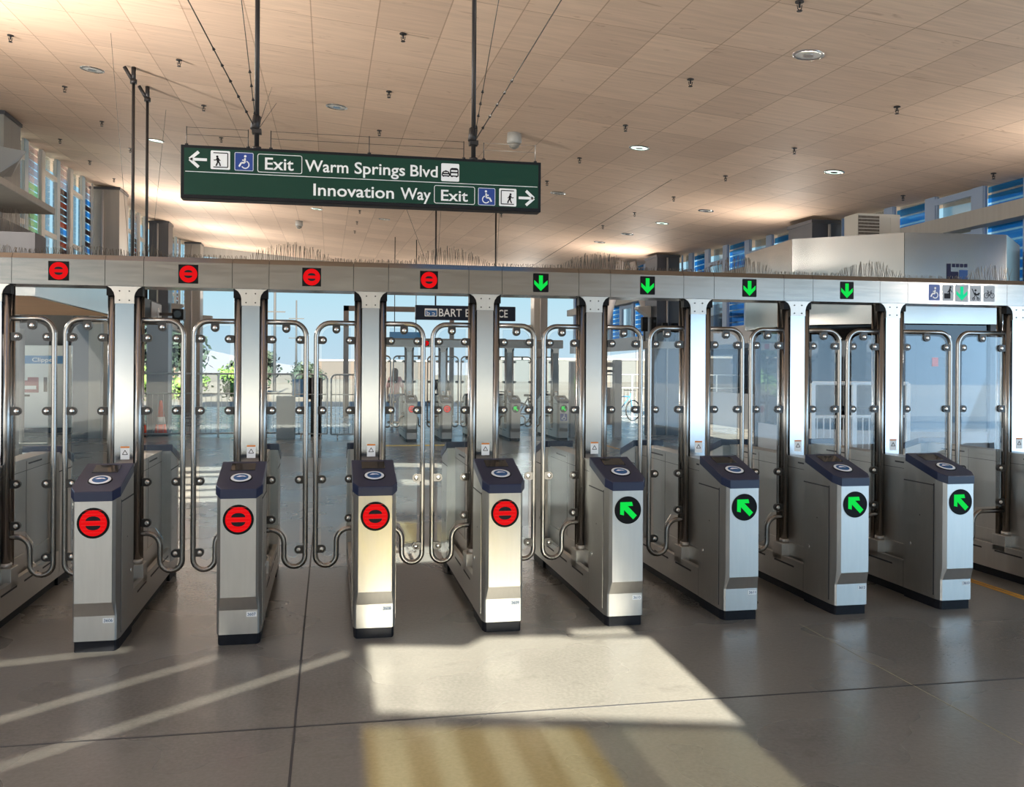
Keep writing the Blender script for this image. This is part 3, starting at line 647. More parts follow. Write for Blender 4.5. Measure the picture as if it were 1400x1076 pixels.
# ---------------------------------------------------------------- swing doors
def swing_door(hx, fx, y, label, group, key, hz=2.155):
    s = 1 if fx > hx else -1; L_ = abs(fx - hx)
    root = thing('swing_door', (hx, y, .345), label, 'gate door', group)
    U = lambda pts: [(hx + s * u, y, z) for u, z in pts]
    rb = .095
    path = [(0, 1.94), (L_ - rb, 1.94)] + arc(L_ - rb, 1.94 - rb, rb, 90, 0, 7)[1:] + [(L_, .9), (L_, .36)] + arc(L_ - .07, .36, .07, 0, -180, 10)[1:] + [(L_ - .14, .445)] + arc(L_ - .14 - .085, .455, .085, 0, 90, 6)[0:] + [(0, .54)]
    MB().tube(U(path), .0175, 10).build('frame_tube', PIPE, root, key=key + 'f')
    p = MB().cyl((hx, y, .345), .028, hz - .345, n=14).build('hinge_pole', PIPE, root, key=key + 'p')
    MB().cyl((hx, y, .345), .036, .03, n=14).build('pole_collar', STEEL, p, key=key + 'pc')
    MB().box(hx - .03, hx + .03, y - .03, y + .03, hz - .06, hz - .001).build('pole_head', BLACK, p, key=key + 'ph')
    a, b = .052, L_ - .035
    pane = [(a, .575), (b - .135 if b > .2 else a + .05, .575), (b - .085, .50), (b - .085, .40)] + arc(b - .045, .395, .043, 180, 360, 8) + [(b, 1.82)] + arc(b - .07, 1.84, .07, 0, 90, 5) + [(a, 1.91)]
    MB().prism_y([(hx + s * u, z) for u, z in pane], y - .005, y + .005).build('glass_pane', DOORGLASS, root, key=key + 'g')
    def clamp(u, z, d):
        # d: (du, dz) direction from pane toward tube
        X, Zc = hx + s * u, z; dx, dz = s * d[0], d[1]
        k = key + 'c%d%d' % (round(u * 1000), round(z * 1000))
        pts = []
        for t in range(0, 181, 15):
            cx_, cz_ = math.cos(R(t)), math.sin(R(t))     # half disc pointing away from tube
            pts.append((X + .027 * (cx_ * -dz - cz_ * dx), Zc + .027 * (cx_ * dx - cz_ * dz)))
        pts += [(X + .034 * dx + .025 * dz, Zc + .034 * dz - .025 * dx), (X + .034 * dx - .025 * dz, Zc + .034 * dz + .025 * dx)]
        c = MB().prism_y(pts, y - .014, y + .014).build('glass_clamp', CLAMP, root, key=k)
        m = MB(); m.lathe((0, 0, 0), [(.017, 0), (.016, .004), (.010, .008), (.004, .009)], 12)
        m.v = [(X + p[0], y - .014 - p[2], Zc + p[1]) for p in m.v]; m.build('clamp_bolt', BOLT, c, key=k + 'b')
    for z in (1.822, 1.345, .877):
        clamp(a + .008, z, (-1, 0)); clamp(b - .008, z, (1, 0))
    clamp(a + .008, .610, (-1, 0)); clamp(b - .008, .405, (1, 0)); clamp((a + b) / 2, 1.895, (0, 1))
    return root
ln = ['the leftmost lane, cut by the left edge', 'the lane between gates 3606 and 3607', 'the lane between gates 3607 and 3608', 'the lane between gates 3608 and 3609', 'the lane between gates 3609 and 3610', 'the lane between gates 3610 and 3611', 'the lane between gates 3611 and 3612', 'the lane between gates 3612 and 3613', 'the wide accessible lane under the five symbols']
for k in range(9):
    a, b = GX[k] + .081, GX[k + 1] - .081; m_ = (a + b) / 2; ky = 'dw' if k == 8 else 'd'
    swing_door(a, m_ - .034, Y0 + YP, 'left tall glass door in a bent tube frame in ' + ln[k], 'gate doors of the near row', ky + 'L')
    swing_door(b, m_ + .034, Y0 + YP, 'right tall glass door in a bent tube frame in ' + ln[k], 'gate doors of the near row', ky + 'R')

# ---------------------------------------------------------------- overhead header with lane lights
YH = Y0 + .738
hd = thing('overhead_header', ((GX[0] + GX[-1]) / 2, YH, 2.156), 'long brushed steel header beam on posts above all the near fare gates', 'header beam')
prof = [(YH, 2.157), (YH, 2.322), (YH + .022, 2.356), (YH + .26, 2.356), (YH + .26, 2.157)]
edges = []
for x in GX: edges += [x - .118, x + .118]
edges = [GX[0] - .9] + edges + [GX[-1] + 1.0]
for a, b in zip(edges, edges[1:]):
    MB().prism_x(prof, a + .0015, b - .0015).build('header_panel', STEELH, hd)
MB().box(edges[0], edges[-1], YH + .02, YH + .25, 2.17, 2.34).build('header_core', SEAM, hd)
def lane_led(xc, sym, y, par, s=1.0):
    zc = 2.245
    if sym == 'red':
        p = Flat(y, .002).poly([(xc - .062, zc - .062), (xc + .062, zc - .062), (xc + .062, zc + .062), (xc - .062, zc + .062)]).build('lane_light', BLACK, par)
        Flat(y - .002, .001).disc(xc, zc, .056, 30).build('red_disc', RED_E, p)
        k1 = Flat(y - .003, .001); k1.poly([(xc + .026 * math.cos(R(a)), zc + .010 + .017 * math.sin(R(a))) for a in range(0, 181, 20)]); k1.poly([(xc + .026 * math.cos(R(a)), zc - .010 + .017 * math.sin(R(a))) for a in range(180, 361, 20)])
        k1.build('dark_half_discs', INK, p)
    else:
        w = .056
        p = Flat(y, .002).poly(rrect(xc - w, xc + w, zc - .066, zc + .066, .006)).build('lane_light', BLACK if sym == 'green' else SILVERPRINT, par)
        h = .052
        Flat(y - .002, .001).poly([(xc, zc - h - .006), (xc + .048, zc - .010), (xc + .048, zc + .018), (xc + .014, zc - .012), (xc + .014, zc + h), (xc - .014, zc + h), (xc - .014, zc - .012), (xc - .048, zc + .018), (xc - .048, zc - .010)]).build('green_arrow', GREEN_E if sym == 'green' else GREEN_C, p)
for k in range(8):
    lane_led((GX[k] + GX[k + 1]) / 2, 'red' if k < 4 else 'green', YH, hd)
# accessible lane: five symbols
ax = [4.585, 4.704, 4.824, 4.945, 5.066]; zc = 2.246
for k, x in enumerate(ax):
    if k == 2: lane_led(x, 'pale', YH, hd); continue
    t_ = Flat(YH, .002).poly(rrect(x - .048, x + .048, zc - .062, zc + .062, .005)).build('symbol_tile', BLUESIGN if k == 0 else SILVERPRINT, hd)
    f = Flat(YH - .002, .0012)
    if k == 0: icon_wheelchair(f, x - .052, zc - .055, .105); f.build('wheelchair_symbol', WHITE, t_)
    elif k == 1:
        f.poly([(x - .034, zc - .045), (x + .008, zc - .045), (x + .008, zc - .005), (x - .034, zc - .005)]); f.poly([(x + .008, zc - .045), (x + .020, zc - .045), (x + .020, zc - .020), (x + .008, zc - .012)])
        f.disc(x + .020, zc + .044, .008); f.path([(x + .017, zc + .035), (x + .010, zc + .005), (x + .016, zc - .02)], .013); f.path([(x + .016, zc + .028), (x + .034, zc + .005)], .006); f.path([(x + .014, zc + .025), (x - .006, zc + .002)], .006)
        f.build('luggage_symbol', INK, t_)
    elif k == 3:
        f.path([(x - .034, zc + .036), (x - .028, zc + .030), (x - .008, zc - .012), (x + .030, zc - .012)], .006); f.path([(x - .004, zc + .008), (x - .002, zc - .01), (x + .022, zc - .006), (x + .034, zc + .004)], .012)
        f.disc(x - .001, zc + .024, .009); f.ring(x - .018, zc - .042, .009, .005); f.ring(x + .022, zc - .042, .009, .005); f.path([(x - .004, zc - .016), (x - .018, zc - .040)], .005); f.path([(x + .004, zc - .016), (x + .022, zc - .040)], .005)
        f.build('stroller_symbol', INK, t_)
    else:
        f.ring(x - .026, zc - .014, .019, .004); f.ring(x + .026, zc - .014, .019, .004)
        f.path([(x - .026, zc - .014), (x - .010, zc + .014), (x + .016, zc + .014), (x + .002, zc - .014), (x - .026, zc - .014)], .004); f.path([(x + .002, zc - .014), (x - .014, zc + .022)], .004); f.path([(x + .026, zc - .014), (x + .014, zc + .024), (x + .022, zc + .026)], .004); f.path([(x - .020, zc + .022), (x - .008, zc + .022)], .005)
        f.build('bicycle_symbol', INK, t_)
# bird spikes along the header
def spikes(x0, x1, y, z, hfun, name, par, n):
    m = MB(); rnd = random.Random(int(x0 * 100) + 5000)
    for k in range(n):
        x = x0 + (x1 - x0) * (k + .5) / n
        h = hfun(x) * rnd.uniform(.85, 1.1)
        for q in range(2):
            dx = rnd.uniform(-.012, .012); dy = rnd.uniform(-.04, .04)
            m.tube([(x, y + .004 * q, z), (x + dx, y + dy, z + h)], .0016, 3)
    return m.build(name, SPIKE, par)
def hf(x):
    t = (x + 1.35) / 1.09
    return .030 + .095 * max(0, math.cos(2 * PI * t)) ** .8 if x > -1.2 else .035 + .03 * abs(math.sin(x * 5))
for a, b in zip(GX, GX[1:]):
    for d in (0, 1):
        xa, xb = a + (b - a) * d / 2, a + (b - a) * (d + 1) / 2
        o = spikes(xa, xb, YH + .10, 2.356, hf, 'bird_spike_strip', hd, 30)

# ---------------------------------------------------------------- the big green exit sign
YS = 6.3
sg = thing('exit_sign', (.25, YS + .06, 2.73), 'large green hanging sign lettered Exit Warm Springs Blvd and Innovation Way Exit', 'sign')
fr = MB().box(-.950, 1.447, YS + .005, YS + .12, 2.731, 3.078).build('sign_frame', SIGNFRAME, sg, bevel=.004)
Flat(YS + .005, .004).poly([(-.928, 2.755), (1.427, 2.755), (1.427, 3.058), (-.928, 3.058)]).build('sign_face', GREENSIGN, sg)
yf = YS
Flat(yf, .001).poly([(-.920, 2.902), (1.420, 2.902), (1.420, 2.906), (-.920, 2.906)]).build('divider_line', WHITE, sg)
def arrow(x0, x1, z, left):
    f = Flat(yf, .0012); m_ = (x0 + x1) / 2
    if left: f.path([(x0 + .012, z), (x1, z)], .018); f.path([(m_ + .005, z + .050), (x0 + .006, z), (m_ + .005, z - .050)], .020)
    else: f.path([(x0, z), (x1 - .012, z)], .018); f.path([(m_ - .005, z + .050), (x1 - .006, z), (m_ - .005, z - .050)], .020)
    f.build('arrow', WHITE, sg)
arrow(-.899, -.786, 2.984, True); arrow(1.287, 1.401, 2.824, False)
for x, z, w, mir in ((-.763, 2.925, .122, False), (1.149, 2.762, .122, True)):
    t_ = Flat(yf, .0012).poly(rrect(x, x + w, z, z + w, .008)).build('exit_pictogram', WHITE, sg); f = Flat(yf - .0012, .001); icon_exit(f, x, z, w, mir); f.build('exit_figure', INK, t_)
for x, z, w in ((-.614, 2.922, .122), (1.001, 2.761, .122)):
    t_ = Flat(yf, .0012).poly(rrect(x, x + w, z, z + w, .008)).build('wheelchair_tile', BLUESIGN, sg); f = Flat(yf - .0012, .001); f.frame(x + .003, x + w - .003, z + .003, z + w - .003, .003, .007); icon_wheelchair(f, x + .008, z + .006, .108, x > 0); f.build('wheelchair_symbol', WHITE, t_)
for q in ((-.466, -.183, 2.921, 3.039), (.700, .978, 2.764, 2.884)): Flat(yf, .0012).frame(*q, .004).build('exit_outline', WHITE, sg)
text('lettering', 'Exit', -.420, -.236, 2.940, .078, yf - .0005, WHITE, sg, .013)
for w_, a, b in (('Warm', -.163, .121), ('Springs', .162, .500), ('Blvd', .536, .722)): text('lettering', w_, a, b, 2.940, .076, yf - .0005, WHITE, sg, .013)
for w_, a, b in (('Innovation', -.107, .426), ('Way', .470, .676)): text('lettering', w_, a, b, 2.782, .078, yf - .0005, WHITE, sg, .013)
text('lettering', 'Exit', .746, .931, 2.783, .074, yf - .0005, WHITE, sg, .013)
t_ = Flat(yf, .0012).poly(rrect(.746, .870, 2.916, 3.038, .008)).build('bus_tile', WHITE, sg); f = Flat(yf - .0012, .001); icon_bus(f, .746, 2.916, .123); f.build('bus_symbol', INK, t_)
for x in (-.478, .977):
    r_ = MB().cyl((x, YS + .06, 3.078), .016, cz(x, YS + .06) - 3.078 - .004, n=12).build('hanger_rod', ROD, sg)
    MB().cyl((x, YS + .06, 3.078), .030, .02, n=12).build('rod_base', ROD, r_)
    m = MB().box(x - .03, x + .03, YS + .03, YS + .09, 3.185, 3.215); m.tube([(x, YS + .06, 3.30), (x - .012, YS + .045, 3.21)], .03, 8); m.build('rod_collar', ROD, r_)
# bird wires on the sign top
wm = MB()
for a, b in ((-.918, -.530), (-.385, .905), (1.045, 1.410)):
    xs = [a, b] if b - a < 1 else [a, (a + b) / 2, b]
    for x in xs: wm.cyl((x, YS + .03, 3.078), .003, .125, n=6); wm.cyl((x, YS + .03, 3.078), .012, .012, n=8)
    for z in (3.198, 3.150): wm.tube([(a, YS + .03, z), (b, YS + .03, z)], .0014, 4)
wm.build('bird_wire', ROD, sg)
# brace cables
def cable(par, x, y, z, tx, ty, r=.003, thorns=0, mat_=None):
    tz = cz(tx, ty) - .002
    m = MB().tube([(x, y, z), (tx, ty, tz)], r, 6); d = Vector((tx - x, ty - y, tz - z))
    o = m.build('brace_cable', mat_ or CABLE, par)
    if thorns:
        t = MB()
        for k in range(thorns):
            p = Vector((x, y, z)) + d * (.06 + .045 * k); t.tube([p, p + Vector((.0, 0, .0)) + d.normalized() * .02], [.011, .003], 6)
        t.build('cable_fitting', ROD, o)
    return o
for x, nm, tg in ((-.478, 'left', [(-1.45, 4.9, 'toward the upper left', .004, 5), (-.62, 5.2, 'rising steeply', .003, 4), (-.70, 11.65, 'running back to the ceiling, upper of two', .0025, 0), (-.69, 12.44, 'running back to the ceiling, lower of two', .0025, 0)]),
                  (.977, 'right', [(1.80, 4.9, 'toward the upper right', .004, 5), (.80, 5.1, 'rising steeply to its left', .003, 0), (1.10, 5.2, 'rising steeply to its right', .003, 4)])):
    for tx, ty, l, r, th in tg: cable(sg, x, YS + .06, 3.20, tx, ty, r, th)

# platform display hung from two thin rods at left
ds = thing('hanging_display', (-2.30, 12.2, 2.22), 'black hanging display box on two thin rods seen edge on at left', 'display sign')
MB().box(-2.42, -2.19, 11.5, 13.0, 2.20, 2.48).build('display_case', BLACK, ds, bevel=.006)
MB().box(-2.188, -2.180, 12.25, 12.95, 2.22, 2.46).build('display_panel', PANELG, ds)
m = MB()
for k in range(20): pass
mm = MB().lathe((0, 0, 0), [(.07, 0), (.07, .006), (.05, .008)], 20); mm.v = [(-2.180 + p[2], 12.72 + p[0], 2.34 + p[1]) for p in mm.v]; mm.build('clock_face', WHITE, ds)
for y in (11.69, 12.55):
    r_ = MB().cyl((-2.30, y, 2.48), .018, cz(-2.3, y) - 2.48 - .004, n=10).build('hanger_rod', ROD, ds)
    m = MB().cyl((-2.30, y, cz(-2.3, y) - .20), .04, .05, n=10); m.tube([(-2.30, y, cz(-2.3, y) - .18), (-2.40, y - .02, cz(-2.3, y) - .01)], .022, 8); m.tube([(-2.30, y, cz(-2.3, y) - .18), (-2.30, y, cz(-2.3, y) - .005)], .026, 8); m.build('rod_clamp', ROD, r_)
cable(ds, -2.30, 11.69, 2.49, -2.28, 10.42, .0022)
cable(ds, -2.30, 12.55, 2.49, -2.28, 13.80, .0022)
def cctv(x, y, z, label, r=.06, l=.16, m_=None, bx=0):
    t = thing('surveillance_camera', (x, y, z), label, 'camera', 'surveillance cameras')
    MB().box(x - r, x + r, y - l / 2, y + l / 2, z, z + 2 * r).build('camera_body', m_ or BLACK, t, bevel=.008)
    MB().cyl((x, y - l / 2 - .02, z + r), r * .7, .03, 'y', 12).build('lens', SCREEN, t)
    MB().box(x - .015, x + .015, y - .015, y + .015, z - .12, z).build('mount', ROD, t)
    return t
cctv(-1.93, 12.75, 2.26, 'black surveillance camera beside the hanging display', .07, .2); MB().box(-2.185, -1.98, 12.73, 12.77, 2.31, 2.35).build('side_arm', ROD, bpy.data.objects['surveillance_camera'])

# ---------------------------------------------------------------- BART ENTRANCE sign
t = thing('entrance_sign', (2.66, 18.15, 2.6), 'dark blue hanging sign lettered BART ENTRANCE behind the gates', 'sign')
# parallel to the row, rods to the ceiling
ysg = 18.15
MB().box(1.66, 3.66, ysg, ysg + .12, 2.610, 2.895).build('sign_frame', NAVYSIGN, t, bevel=.006)
text('lettering', 'BART', 2.12, 2.575, 2.680, .150, ysg - .002, WHITE, t, .012); text('lettering', 'ENTRANCE', 2.65, 3.50, 2.680, .150, ysg - .002, WHITE, t, .012)
f = Flat(ysg - .001, .001); f.poly(rrect(1.84, 2.09, 2.675, 2.830, .012)); lo = f.build('logo_tile', WHITE, t)
f = Flat(ysg - .002, .001); f.poly(rrect(1.855, 2.075, 2.690, 2.795, .008)); f.build('logo_field', mat('logo_blue', (.02, .12, .35), .4), lo)
f = Flat(ysg - .003, .001); f.path([(1.885, 2.785), (1.885, 2.705), (1.925, 2.705), (1.940, 2.725), (1.925, 2.745), (1.885, 2.745)], .014); f.path([(1.985, 2.705), (2.025, 2.705), (2.04, 2.725), (2.025, 2.745), (1.985, 2.745)], .014); f.build('logo_letters', WHITE, lo)
for x in (2.06, 3.26):
    MB().cyl((x, ysg + .06, 2.895), .016, cz(x, ysg) - 2.9, n=8).build('hanger_rod', ROD, t)
cable(t, 2.06, ysg + .06, 3.25, 1.1, 16.4, .0035); cable(t, 2.06, ysg + .06, 3.1, 1.95, 16.2, .003)
cable(t, 3.26, ysg + .06, 3.1, 3.05, 16.6, .003); cable(t, 3.26, ysg + .06, 3.25, 5.2, 13.6, .004)

# ---------------------------------------------------------------- far fare gates
FX = [1.044, 1.836, 2.628, 3.42, 4.212, 5.345]; FY = 20.83
fsym = [None, 'red', 'red', 'red', 'green', 'green']
flab = ['far fare gate hidden behind the post of gate 3608', 'far fare gate with a red light, left of the two in view', 'far fare gate with a red light, right of the two in view', 'far fare gate mostly hidden behind the post of gate 3609', 'far fare gate with a green light without a sticker', 'far fare gate with a green light and a blue wheelchair sticker']
for k, x in enumerate(FX): fare_gate(x, FY, flab[k], 'fare gates of the far row', fsym[k], None, sticker=(k == 5))
fl_ = ['the far lane beside the walking woman', 'the far lane between the two red-lit gates', 'the far lane under the letters of the entrance sign', 'the far lane right of the second near post', 'the far wide lane beside the wheelchair sticker']
for k in range(5):
    a, b = FX[k] + .081, FX[k + 1] - .081; m_ = (a + b) / 2; ky = 'ew' if k == 4 else 'd'
    ky = ky if k == 4 else 'd'
    swing_door(a, m_ - .034, FY + YP, 'left small glass door of ' + fl_[k], 'gate doors of the far row', ky + 'L')
    swing_door(b, m_ + .034, FY + YP, 'right small glass door of ' + fl_[k], 'gate doors of the far row', ky + 'R')
h2 = thing('overhead_header', (3.2, FY + .74, 2.156), 'far steel header beam on posts seen through the near gates', 'header beam')
prof2 = [(y - Y0 + FY, z) for y, z in prof]
MB().prism_x(prof2, .9, 5.52).build('header_panel', STEELH, h2)
for k in (1, 3, 4): lane_led((FX[k] + FX[k + 1]) / 2, 'red' if k < 3 else 'green', FY + .738, h2)
tag(MB().box(1.0, 3.6, 19.75, 20.0, 0, .004).build('tactile_strip', YELLT), 'yellow strip across the floor before the far gates', 'floor strip')
m = MB().box(4.905, 4.938, 3.2, 9.5, 0, .002); m.box(4.952, 4.985, 3.2, 9.5, 0, .002)
tag(m.build('floor_tape', YELL), 'pair of orange floor tape lines running past the rightmost near gate', 'floor tape')
tag(MB().box(5.9, 5.96, 17.5, 22.5, 0, .002).build('floor_tape', YELL), 'orange tape line on the floor beside the far wheelchair gate', 'floor tape')

# ---------------------------------------------------------------- right: steel clad station booth
bt = thing('station_booth', (6.9, 10.8, 0), 'steel clad station booth behind the right-hand gates', 'booth')
BP = [(5.49, 11.60), (5.38, 10.12), (6.34, 9.35), (7.55, 9.23), (8.36, 9.99), (8.55, 12.2), (6.3, 12.7)]
def shrink(p, k): return [(6.95 + (x - 6.95) * k, 10.9 + (y - 10.9) * k) for x, y in p]
def wallring(poly, z0, z1, th, name, m, par, skip=()):
    for i in range(len(poly)):
        if i in skip: continue
        a, b = Vector(poly[i]), Vector(poly[(i + 1) % len(poly)]); d = (b - a).normalized(); n = Vector((-d.y, d.x)) * th
        q = [a + d * .003, b - d * .003, b - d * .003 + n * 1, a + d * .003 + n * 1]
        MB().prism([(v.x, v.y) for v in q], z0, z1).build(name, m, par)
wallring(BP, 2.18, 3.2, .05, 'fascia_panel', CLAD, bt)
MB().prism(shrink(BP, .97), 3.12, 3.17).build('booth_roof', DARKWALL, bt)
MB().prism(shrink(BP, .96), 2.20, 2.24).build('booth_soffit', DARKWALL, bt)
IB = shrink(BP, .90)
wallring(IB, 0, .95, .06, 'base_panel', PANELG, bt)
wallring(IB, .95, 2.2, .02, 'booth_window', BOOTHGLASS, bt)
for i, (x, y) in enumerate(IB): MB().box(x - .035, x + .035, y - .035, y + .035, 0, 2.2).build('booth_mullion', DARKCOL, bt)
MB().box(6.2, 7.9, 10.6, 11.4, .7, .76).build('counter', PANELG, bt)
MB().box(6.78, 7.0, 9.46, 9.50, 1.70, 1.80).build('red_sign', CONEO, bt)
MB().box(5.52, 5.60, 10.18, 10.24, .70, .98).build('notice', STICK, bt); MB().box(5.518, 5.602, 10.175, 10.18, .92, .95).build('notice_stripe', MAROON, bt)
# panel edge strip with logo on the front face
a, b = Vector((6.34, 9.35)), Vector((7.55, 9.23)); dd = (b - a).normalized()
lg = thing('booth_logo', (6.95, 9.28, 2.3), 'dark logo lettered bART on the booth front panel', 'logo')
def logo_poly(u0, u1, z0, z1, m, name, par):
    n = Vector((dd.y, -dd.x)) * .004
    q = [a + dd * u0, a + dd * u1, a + dd * u1 + n, a + dd * u0 + n]
    return MB().prism([(v.x, v.y) for v in q], z0, z1).build(name, m, par)
DKB = mat('logo_navy', (.006, .009, .035), .5, spec=.1)
L0 = .50
logo_poly(L0, L0 + .05, 2.67, 2.86, DKB, 'logo_stem', lg); logo_poly(L0 + .05, L0 + .14, 2.67, 2.77, DKB, 'logo_bowl', lg)
logo_poly(L0 + .15, L0 + .25, 2.67, 2.79, mat('logo_navy_blue', (.015, .05, .16), .5, spec=.1), 'logo_wave', lg)
for k in range(4): logo_poly(L0 + .065 + .048 * k, L0 + .065 + .048 * k + .036, 2.82, 2.86, DKB, 'logo_letter', lg)
# air conditioner on the booth roof
ac = thing('air_conditioner', (6.55, 10.35, 3.17), 'beige outdoor air conditioner unit standing on the booth roof', 'air conditioner')
MB().box(6.28, 6.86, 10.2, 10.5, 3.2, 3.56).build('casing', ACW, ac, bevel=.01); MB().box(6.3, 6.8, 10.22, 10.48, 3.17, 3.2).build('feet', ROD, ac)
MB().box(6.29, 6.57, 10.192, 10.2, 3.23, 3.53).build('fan_grille', mat('grille_dark', (.09, .075, .06), .6, noise=.3, nscale=40), ac)
g = MB()
for k in range(7): g.box(6.29, 6.57, 10.186, 10.192, 3.25 + k * .04, 3.258 + k * .04)
g.build('grille_bars', ACW, ac); MB().box(6.72, 6.83, 10.19, 10.2, 3.26, 3.52).build('service_cover', ACW, ac, bevel=.006)
# lower building outside right with a slanting parapet
wl = MB().box(11.6, 12.4, 19.5, 29.0, 0, 1.0); ob = struct(wl.build('wall_right', PANELG))
MB().box(11.62, 12.3, 19.5, 29.0, 1.0, 2.3).build('window_band', BOOTHGLASS, ob); MB().box(11.6, 12.4, 19.5, 29.0, 2.3, 3.35).build('tile_band', TILE, ob); MB().box(11.5, 12.5, 19.4, 29.1, 3.35, 3.66).build('parapet', MULL, ob)
# cameras above the strut
for k, (x, y, z, l) in enumerate([(7.75, 22.1, 2.62, 'upright black camera, left of the pair over the glass doors'), (7.98, 22.1, 2.62, 'upright black camera, right of the pair over the glass doors'), (8.28, 22.1, 2.62, 'small black camera just left of the dark column'), (8.55, 22.1, 2.62, 'black camera at the foot of the dark column under a white bracket')]):
    tt = thing('surveillance_camera', (x, y, z), l, 'camera', 'surveillance cameras')
    h = .36 if k < 2 else .22
    MB().box(x - .07, x + .07, y - .07, y + .07, z, z + h).build('camera_body', BLACK, tt, bevel=.01); MB().cyl((x, y - .085, z + h * .7), .04, .02, 'y', 12).build('lens', SCREEN, tt); MB().box(x - .02, x + .02, y - .02, y + .02, 2.371, z).build('mount', ROD, tt)
MB_ = MB().box(7.5, 8.9, 22.0, 22.28, 2.2, 2.37); tag(MB_.build('camera_rail', GREYCOL), 'grey bar carrying the cameras at the dark column', 'rail')
# slanted steel struts of the right wall
for x0, z0, x1, z1, l in ((7.85, 4.62, 6.65, 0, 'slanted steel strut leaning left behind gate 3610'), (8.15, 4.62, 9.62, 0, 'slanted steel strut leaning right behind gate 3611')):
    o = MB().tube([(x0, 24.3, z0), (x1, 24.3, z1)], .12, 14).build('steel_strut', PANELG); tag(o, l, 'strut', 'struts of the right wall')

# ---------------------------------------------------------------- fences and barriers
def fence(xa, xb, y, ztop, zmid, m, label, post=2.0, pick=.12, name='guard_fence'):
    t = thing(name, ((xa + xb) / 2, y, 0), label, 'fence')
    for z, r, nm in ((ztop, .022, 'top_rail'), (zmid, .018, 'middle_rail'), (.08, .018, 'bottom_rail')):
        MB().tube([(xa, y, z), (xb, y, z)], r, 8).build(nm, m, t)
    n = max(1, round((xb - xa) / post))
    for k in range(n + 1): MB().box(xa + (xb - xa) * k / n - .025, xa + (xb - xa) * k / n + .025, y - .025, y + .025, 0, ztop).build('fence_post', m, t)
    p = MB(); x = xa + pick
    while x < xb: p.cyl((x, y, .08), .006, zmid - .08, n=5); x += pick
    p.build('pickets', m, t); return t
fence(-4.3, -.85, 23.0, 1.50, 1.03, FENCE, 'grey guard fence with thin pickets across the left lanes')
fence(8.2, 12.0, 30.0, 1.50, 1.05, FENCE, 'grey guard fence far behind gates 3610 and 3611')
fence(5.75, 6.9, 11.75 - 3.2, 1.45, 1.06, FENCEW, 'white tubular fence panel in front of the booth windows', 1.0, .07) if False else None
def barrier(xa, xb, y, label):
    t = thing('crowd_barrier', ((xa + xb) / 2, y, 0), label, 'barrier', 'crowd barriers')
    p = [(xa, .10), (xa, 1.38)] + arc(xa + .12, 1.38, .12, 180, 90, 5)[1:] + arc(xb - .12, 1.38, .12, 90, 0, 5) + [(xb, .10), (xa, .10)]
    MB().tube([(x, y, z) for x, z in p], .02, 8).build('barrier_frame', FENCE, t)
    b = MB(); x = xa + .1
    while x < xb - .03: b.cyl((x, y, .1), .007, 1.38, n=5); x += .1
    b.tube([(xa, y, 1.03), (xb, y, 1.03)], .012, 6); b.build('barrier_bars', FENCE, t)
    for x in (xa + .15, xb - .15): MB().tube([(x, y - .25, .02), (x, y - .2, .03), (x, y, .1), (x, y + .2, .03), (x, y + .25, .02)], .016, 6).build('foot', FENCE, t)
barrier(-.78, -.03, 22.3, 'round-cornered crowd barrier left of the display pillar'); barrier(.06, .80, 22.1, 'round-cornered crowd barrier left of the walking woman')
t = thing('white_fence', (6.0, 8.55, 0), 'white tubular fence panel in front of the booth windows', 'fence')
for z, r, nm in ((1.51, .02, 'top_rail'), (1.16, .016, 'middle_rail')): MB().tube([(4.95, 8.85, z), (6.05, 8.85, z)], r, 8).build(nm, FENCEW, t)
for x in (4.95, 5.42, 6.05): MB().box(x - .02, x + .02, 8.83, 8.87, 0, 1.51).build('fence_post', FENCEW, t)
p = MB(); x = 5.0
while x < 6.03: p.cyl((x, 8.85, .1), .008, 1.06, n=6); x += .075
p.tube([(4.95, 8.85, .1), (6.05, 8.85, .1)], .014, 6); p.build('pickets', FENCEW, t)
# emergency swing gate frame between struts
t = thing('service_gate', (6.3, 21.9, 0), 'grey panelled service gate and thick post right of the far gates', 'gate')
MB().box(6.86, 7.04, 21.7, 21.9, 0, 1.90).build('gate_post', PANELG, t); MB().box(5.80, 6.0, 21.9, 22.1, 0, 1.85).build('gate_post', PANELG, t)
MB().box(6.0, 6.86, 21.85, 21.93, .3, 1.2).build('gate_panel', PANELG, t); MB().tube([(6.0, 21.89, 1.62), (6.86, 21.89, 1.62)], .03, 8).build('top_rail', FENCE, t); MB().box(6.0, 6.86, 21.85, 21.95, 1.72, 1.84).build('header_bar', PANELG, t)

# bicycles parked beyond
def bicycle(x, y, rz, label, m_):
    t = thing('bicycle', (x, y, 0), label, 'bicycle', 'parked bicycles'); t.rotation_euler = (0, 0, rz)
    for wx in (-.5, .5):
        ring = [(x + wx + .33 * math.cos(2 * PI * k / 20), y, .34 + .33 * math.sin(2 * PI * k / 20)) for k in range(21)]; MB().tube(ring, .022, 6).build('wheel', BLACK, t)
    f = MB()
    for a, b in (((-.5, .34), (-.15, .34)), ((-.15, .34), (-.25, .85)), ((-.25, .80), (.36, .80)), ((-.15, .34), (.36, .80)), ((.36, .9), (.5, .34)), ((-.5, .34), (-.25, .8))): f.tube([(x + a[0], y, a[1]), (x + b[0], y, b[1])], .02, 6)
    f.build('bicycle_frame', m_, t); MB().box(x - .36, x - .14, y - .06, y + .06, .86, .92).build('saddle', BLACK, t); MB().tube([(x + .34, y - .25, 1.0), (x + .34, y + .25, 1.0)], .015, 6).build('handlebar', ROD, t)
bicycle(9.3, 28.6, .5, 'bicycle parked at the far fence behind gate 3610, left of two', MBLUE); bicycle(10.6, 28.6, .6, 'bicycle parked at the far fence behind gate 3611, right of two', DARKCOL)
